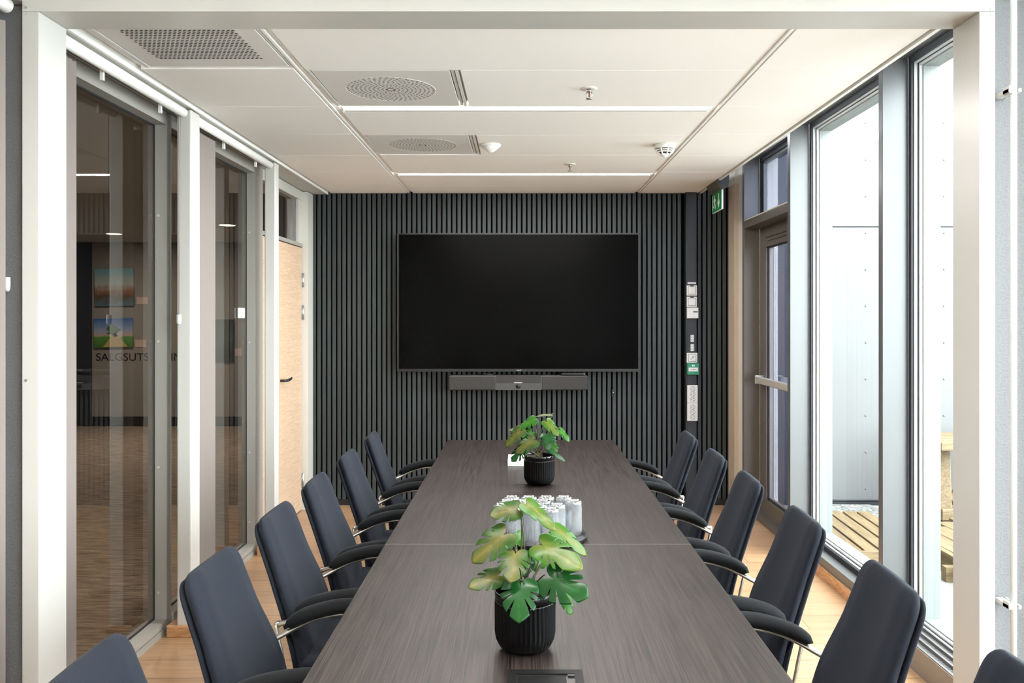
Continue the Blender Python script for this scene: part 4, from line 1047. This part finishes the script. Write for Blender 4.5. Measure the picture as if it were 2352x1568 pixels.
where = ['nearest the camera, cut by the frame', 'second from the camera', 'third from the camera', 'fourth from the camera', 'fifth from the camera', 'at the far end by the slatted wall']
proto = make_chair(); first = True
def put(x_, y_, rz, label, group):
    global first
    o = proto if first else copy_tree(proto)
    first = False
    o.location = (x_, y_, 0); o.rotation_euler = (0, 0, rz); tag(o, label, 'chair', group)
for i, (y_, r_) in enumerate(LEFT):
    put(-.505, y_, math.radians(r_), 'blue-grey fabric armchair on the partition side, ' + where[i], 'armchairs on the partition side of the table')
for i, (y_, r_) in enumerate(RIGHT):
    put(.605, y_, PI - math.radians(r_), 'black fabric armchair on the window side, ' + where[i], 'armchairs on the window side of the table')

# ================================================================ LIGHT
wd = bpy.data.worlds.new('overcast'); bpy.context.scene.world = wd; wd.use_nodes = True
nt = wd.node_tree; nt.nodes.clear()
out = nt.nodes.new('ShaderNodeOutputWorld'); bg = nt.nodes.new('ShaderNodeBackground')
bg.inputs[0].default_value = (0.94, 0.97, 1.0, 1); bg.inputs[1].default_value = 16.0
nt.links.new(bg.outputs[0], out.inputs[0])
def area(name, loc, sx, sy, power, rot=(0, 0, 0), col=(1, .98, .955)):
    l = bpy.data.lights.new(name, 'AREA'); l.shape = 'RECTANGLE'; l.size = sx; l.size_y = sy; l.energy = power; l.color = col
    o = bpy.data.objects.new(name, l); C.objects.link(o); o.location = loc; o.rotation_euler = rot; return o
area('strip_and_fill_lamp', (.02, 4.02, CEIL - .004), 1.7, .05, 38)
area('strip_and_fill_lamp', (.02, 5.86, CEIL - .004), 1.7, .05, 34)
area('strip_and_fill_lamp', (.02, 1.55, CEIL - .004), 1.7, .06, 44)  # added fill lamp above the frame, no fixture, brightens the room
area('strip_and_fill_lamp', (.02, -1.25, CEIL - .004), 1.7, .06, 44)  # another added fill lamp, unseen behind the camera, no fixture

for px_, y_, pw_ in ((-4.84, 10.1, 32), (-3.16, 9.13, 28), (-3.3, 5.2, 14), (-3.3, 2.6, 14)):  # last two are added fill without fixtures, out of frame, brightening the lobby
    l = bpy.data.lights.new('downlight_and_fill_lamp', 'AREA'); l.shape = 'DISK'; l.size = .17; l.energy = pw_; l.color = (1, .92, .82)
    o = bpy.data.objects.new('downlight_and_fill_lamp', l); C.objects.link(o); o.location = (px_, y_, 2.512)
# ================================================================ CAMERA
cam = bpy.data.cameras.new('camera'); co = bpy.data.objects.new('camera', cam); C.objects.link(co)
cam.sensor_width = 36; cam.lens = F / 2352 * 36
co.location = (0, 0, EYE); co.rotation_euler = (PI / 2, 0, 0)
cam.shift_x = -(VX - 1176) / 2352; cam.shift_y = -(784 - VY) / 2352
cam.clip_start = .05
sc = bpy.context.scene; sc.camera = co
sc.view_settings.view_transform = 'Standard'; sc.view_settings.look = 'None'
sc.view_settings.exposure = 0.3; sc.view_settings.gamma = 1; sc.view_settings.use_curve_mapping = False
sc.cycles.max_bounces = 10; sc.cycles.diffuse_bounces = 6; sc.cycles.glossy_bounces = 4; sc.cycles.transmission_bounces = 10; sc.cycles.transparent_max_bounces = 16
sc.cycles.use_denoising = True; sc.cycles.caustics_reflective = False; sc.cycles.caustics_refractive = False
sc.cycles.sample_clamp_indirect = 6
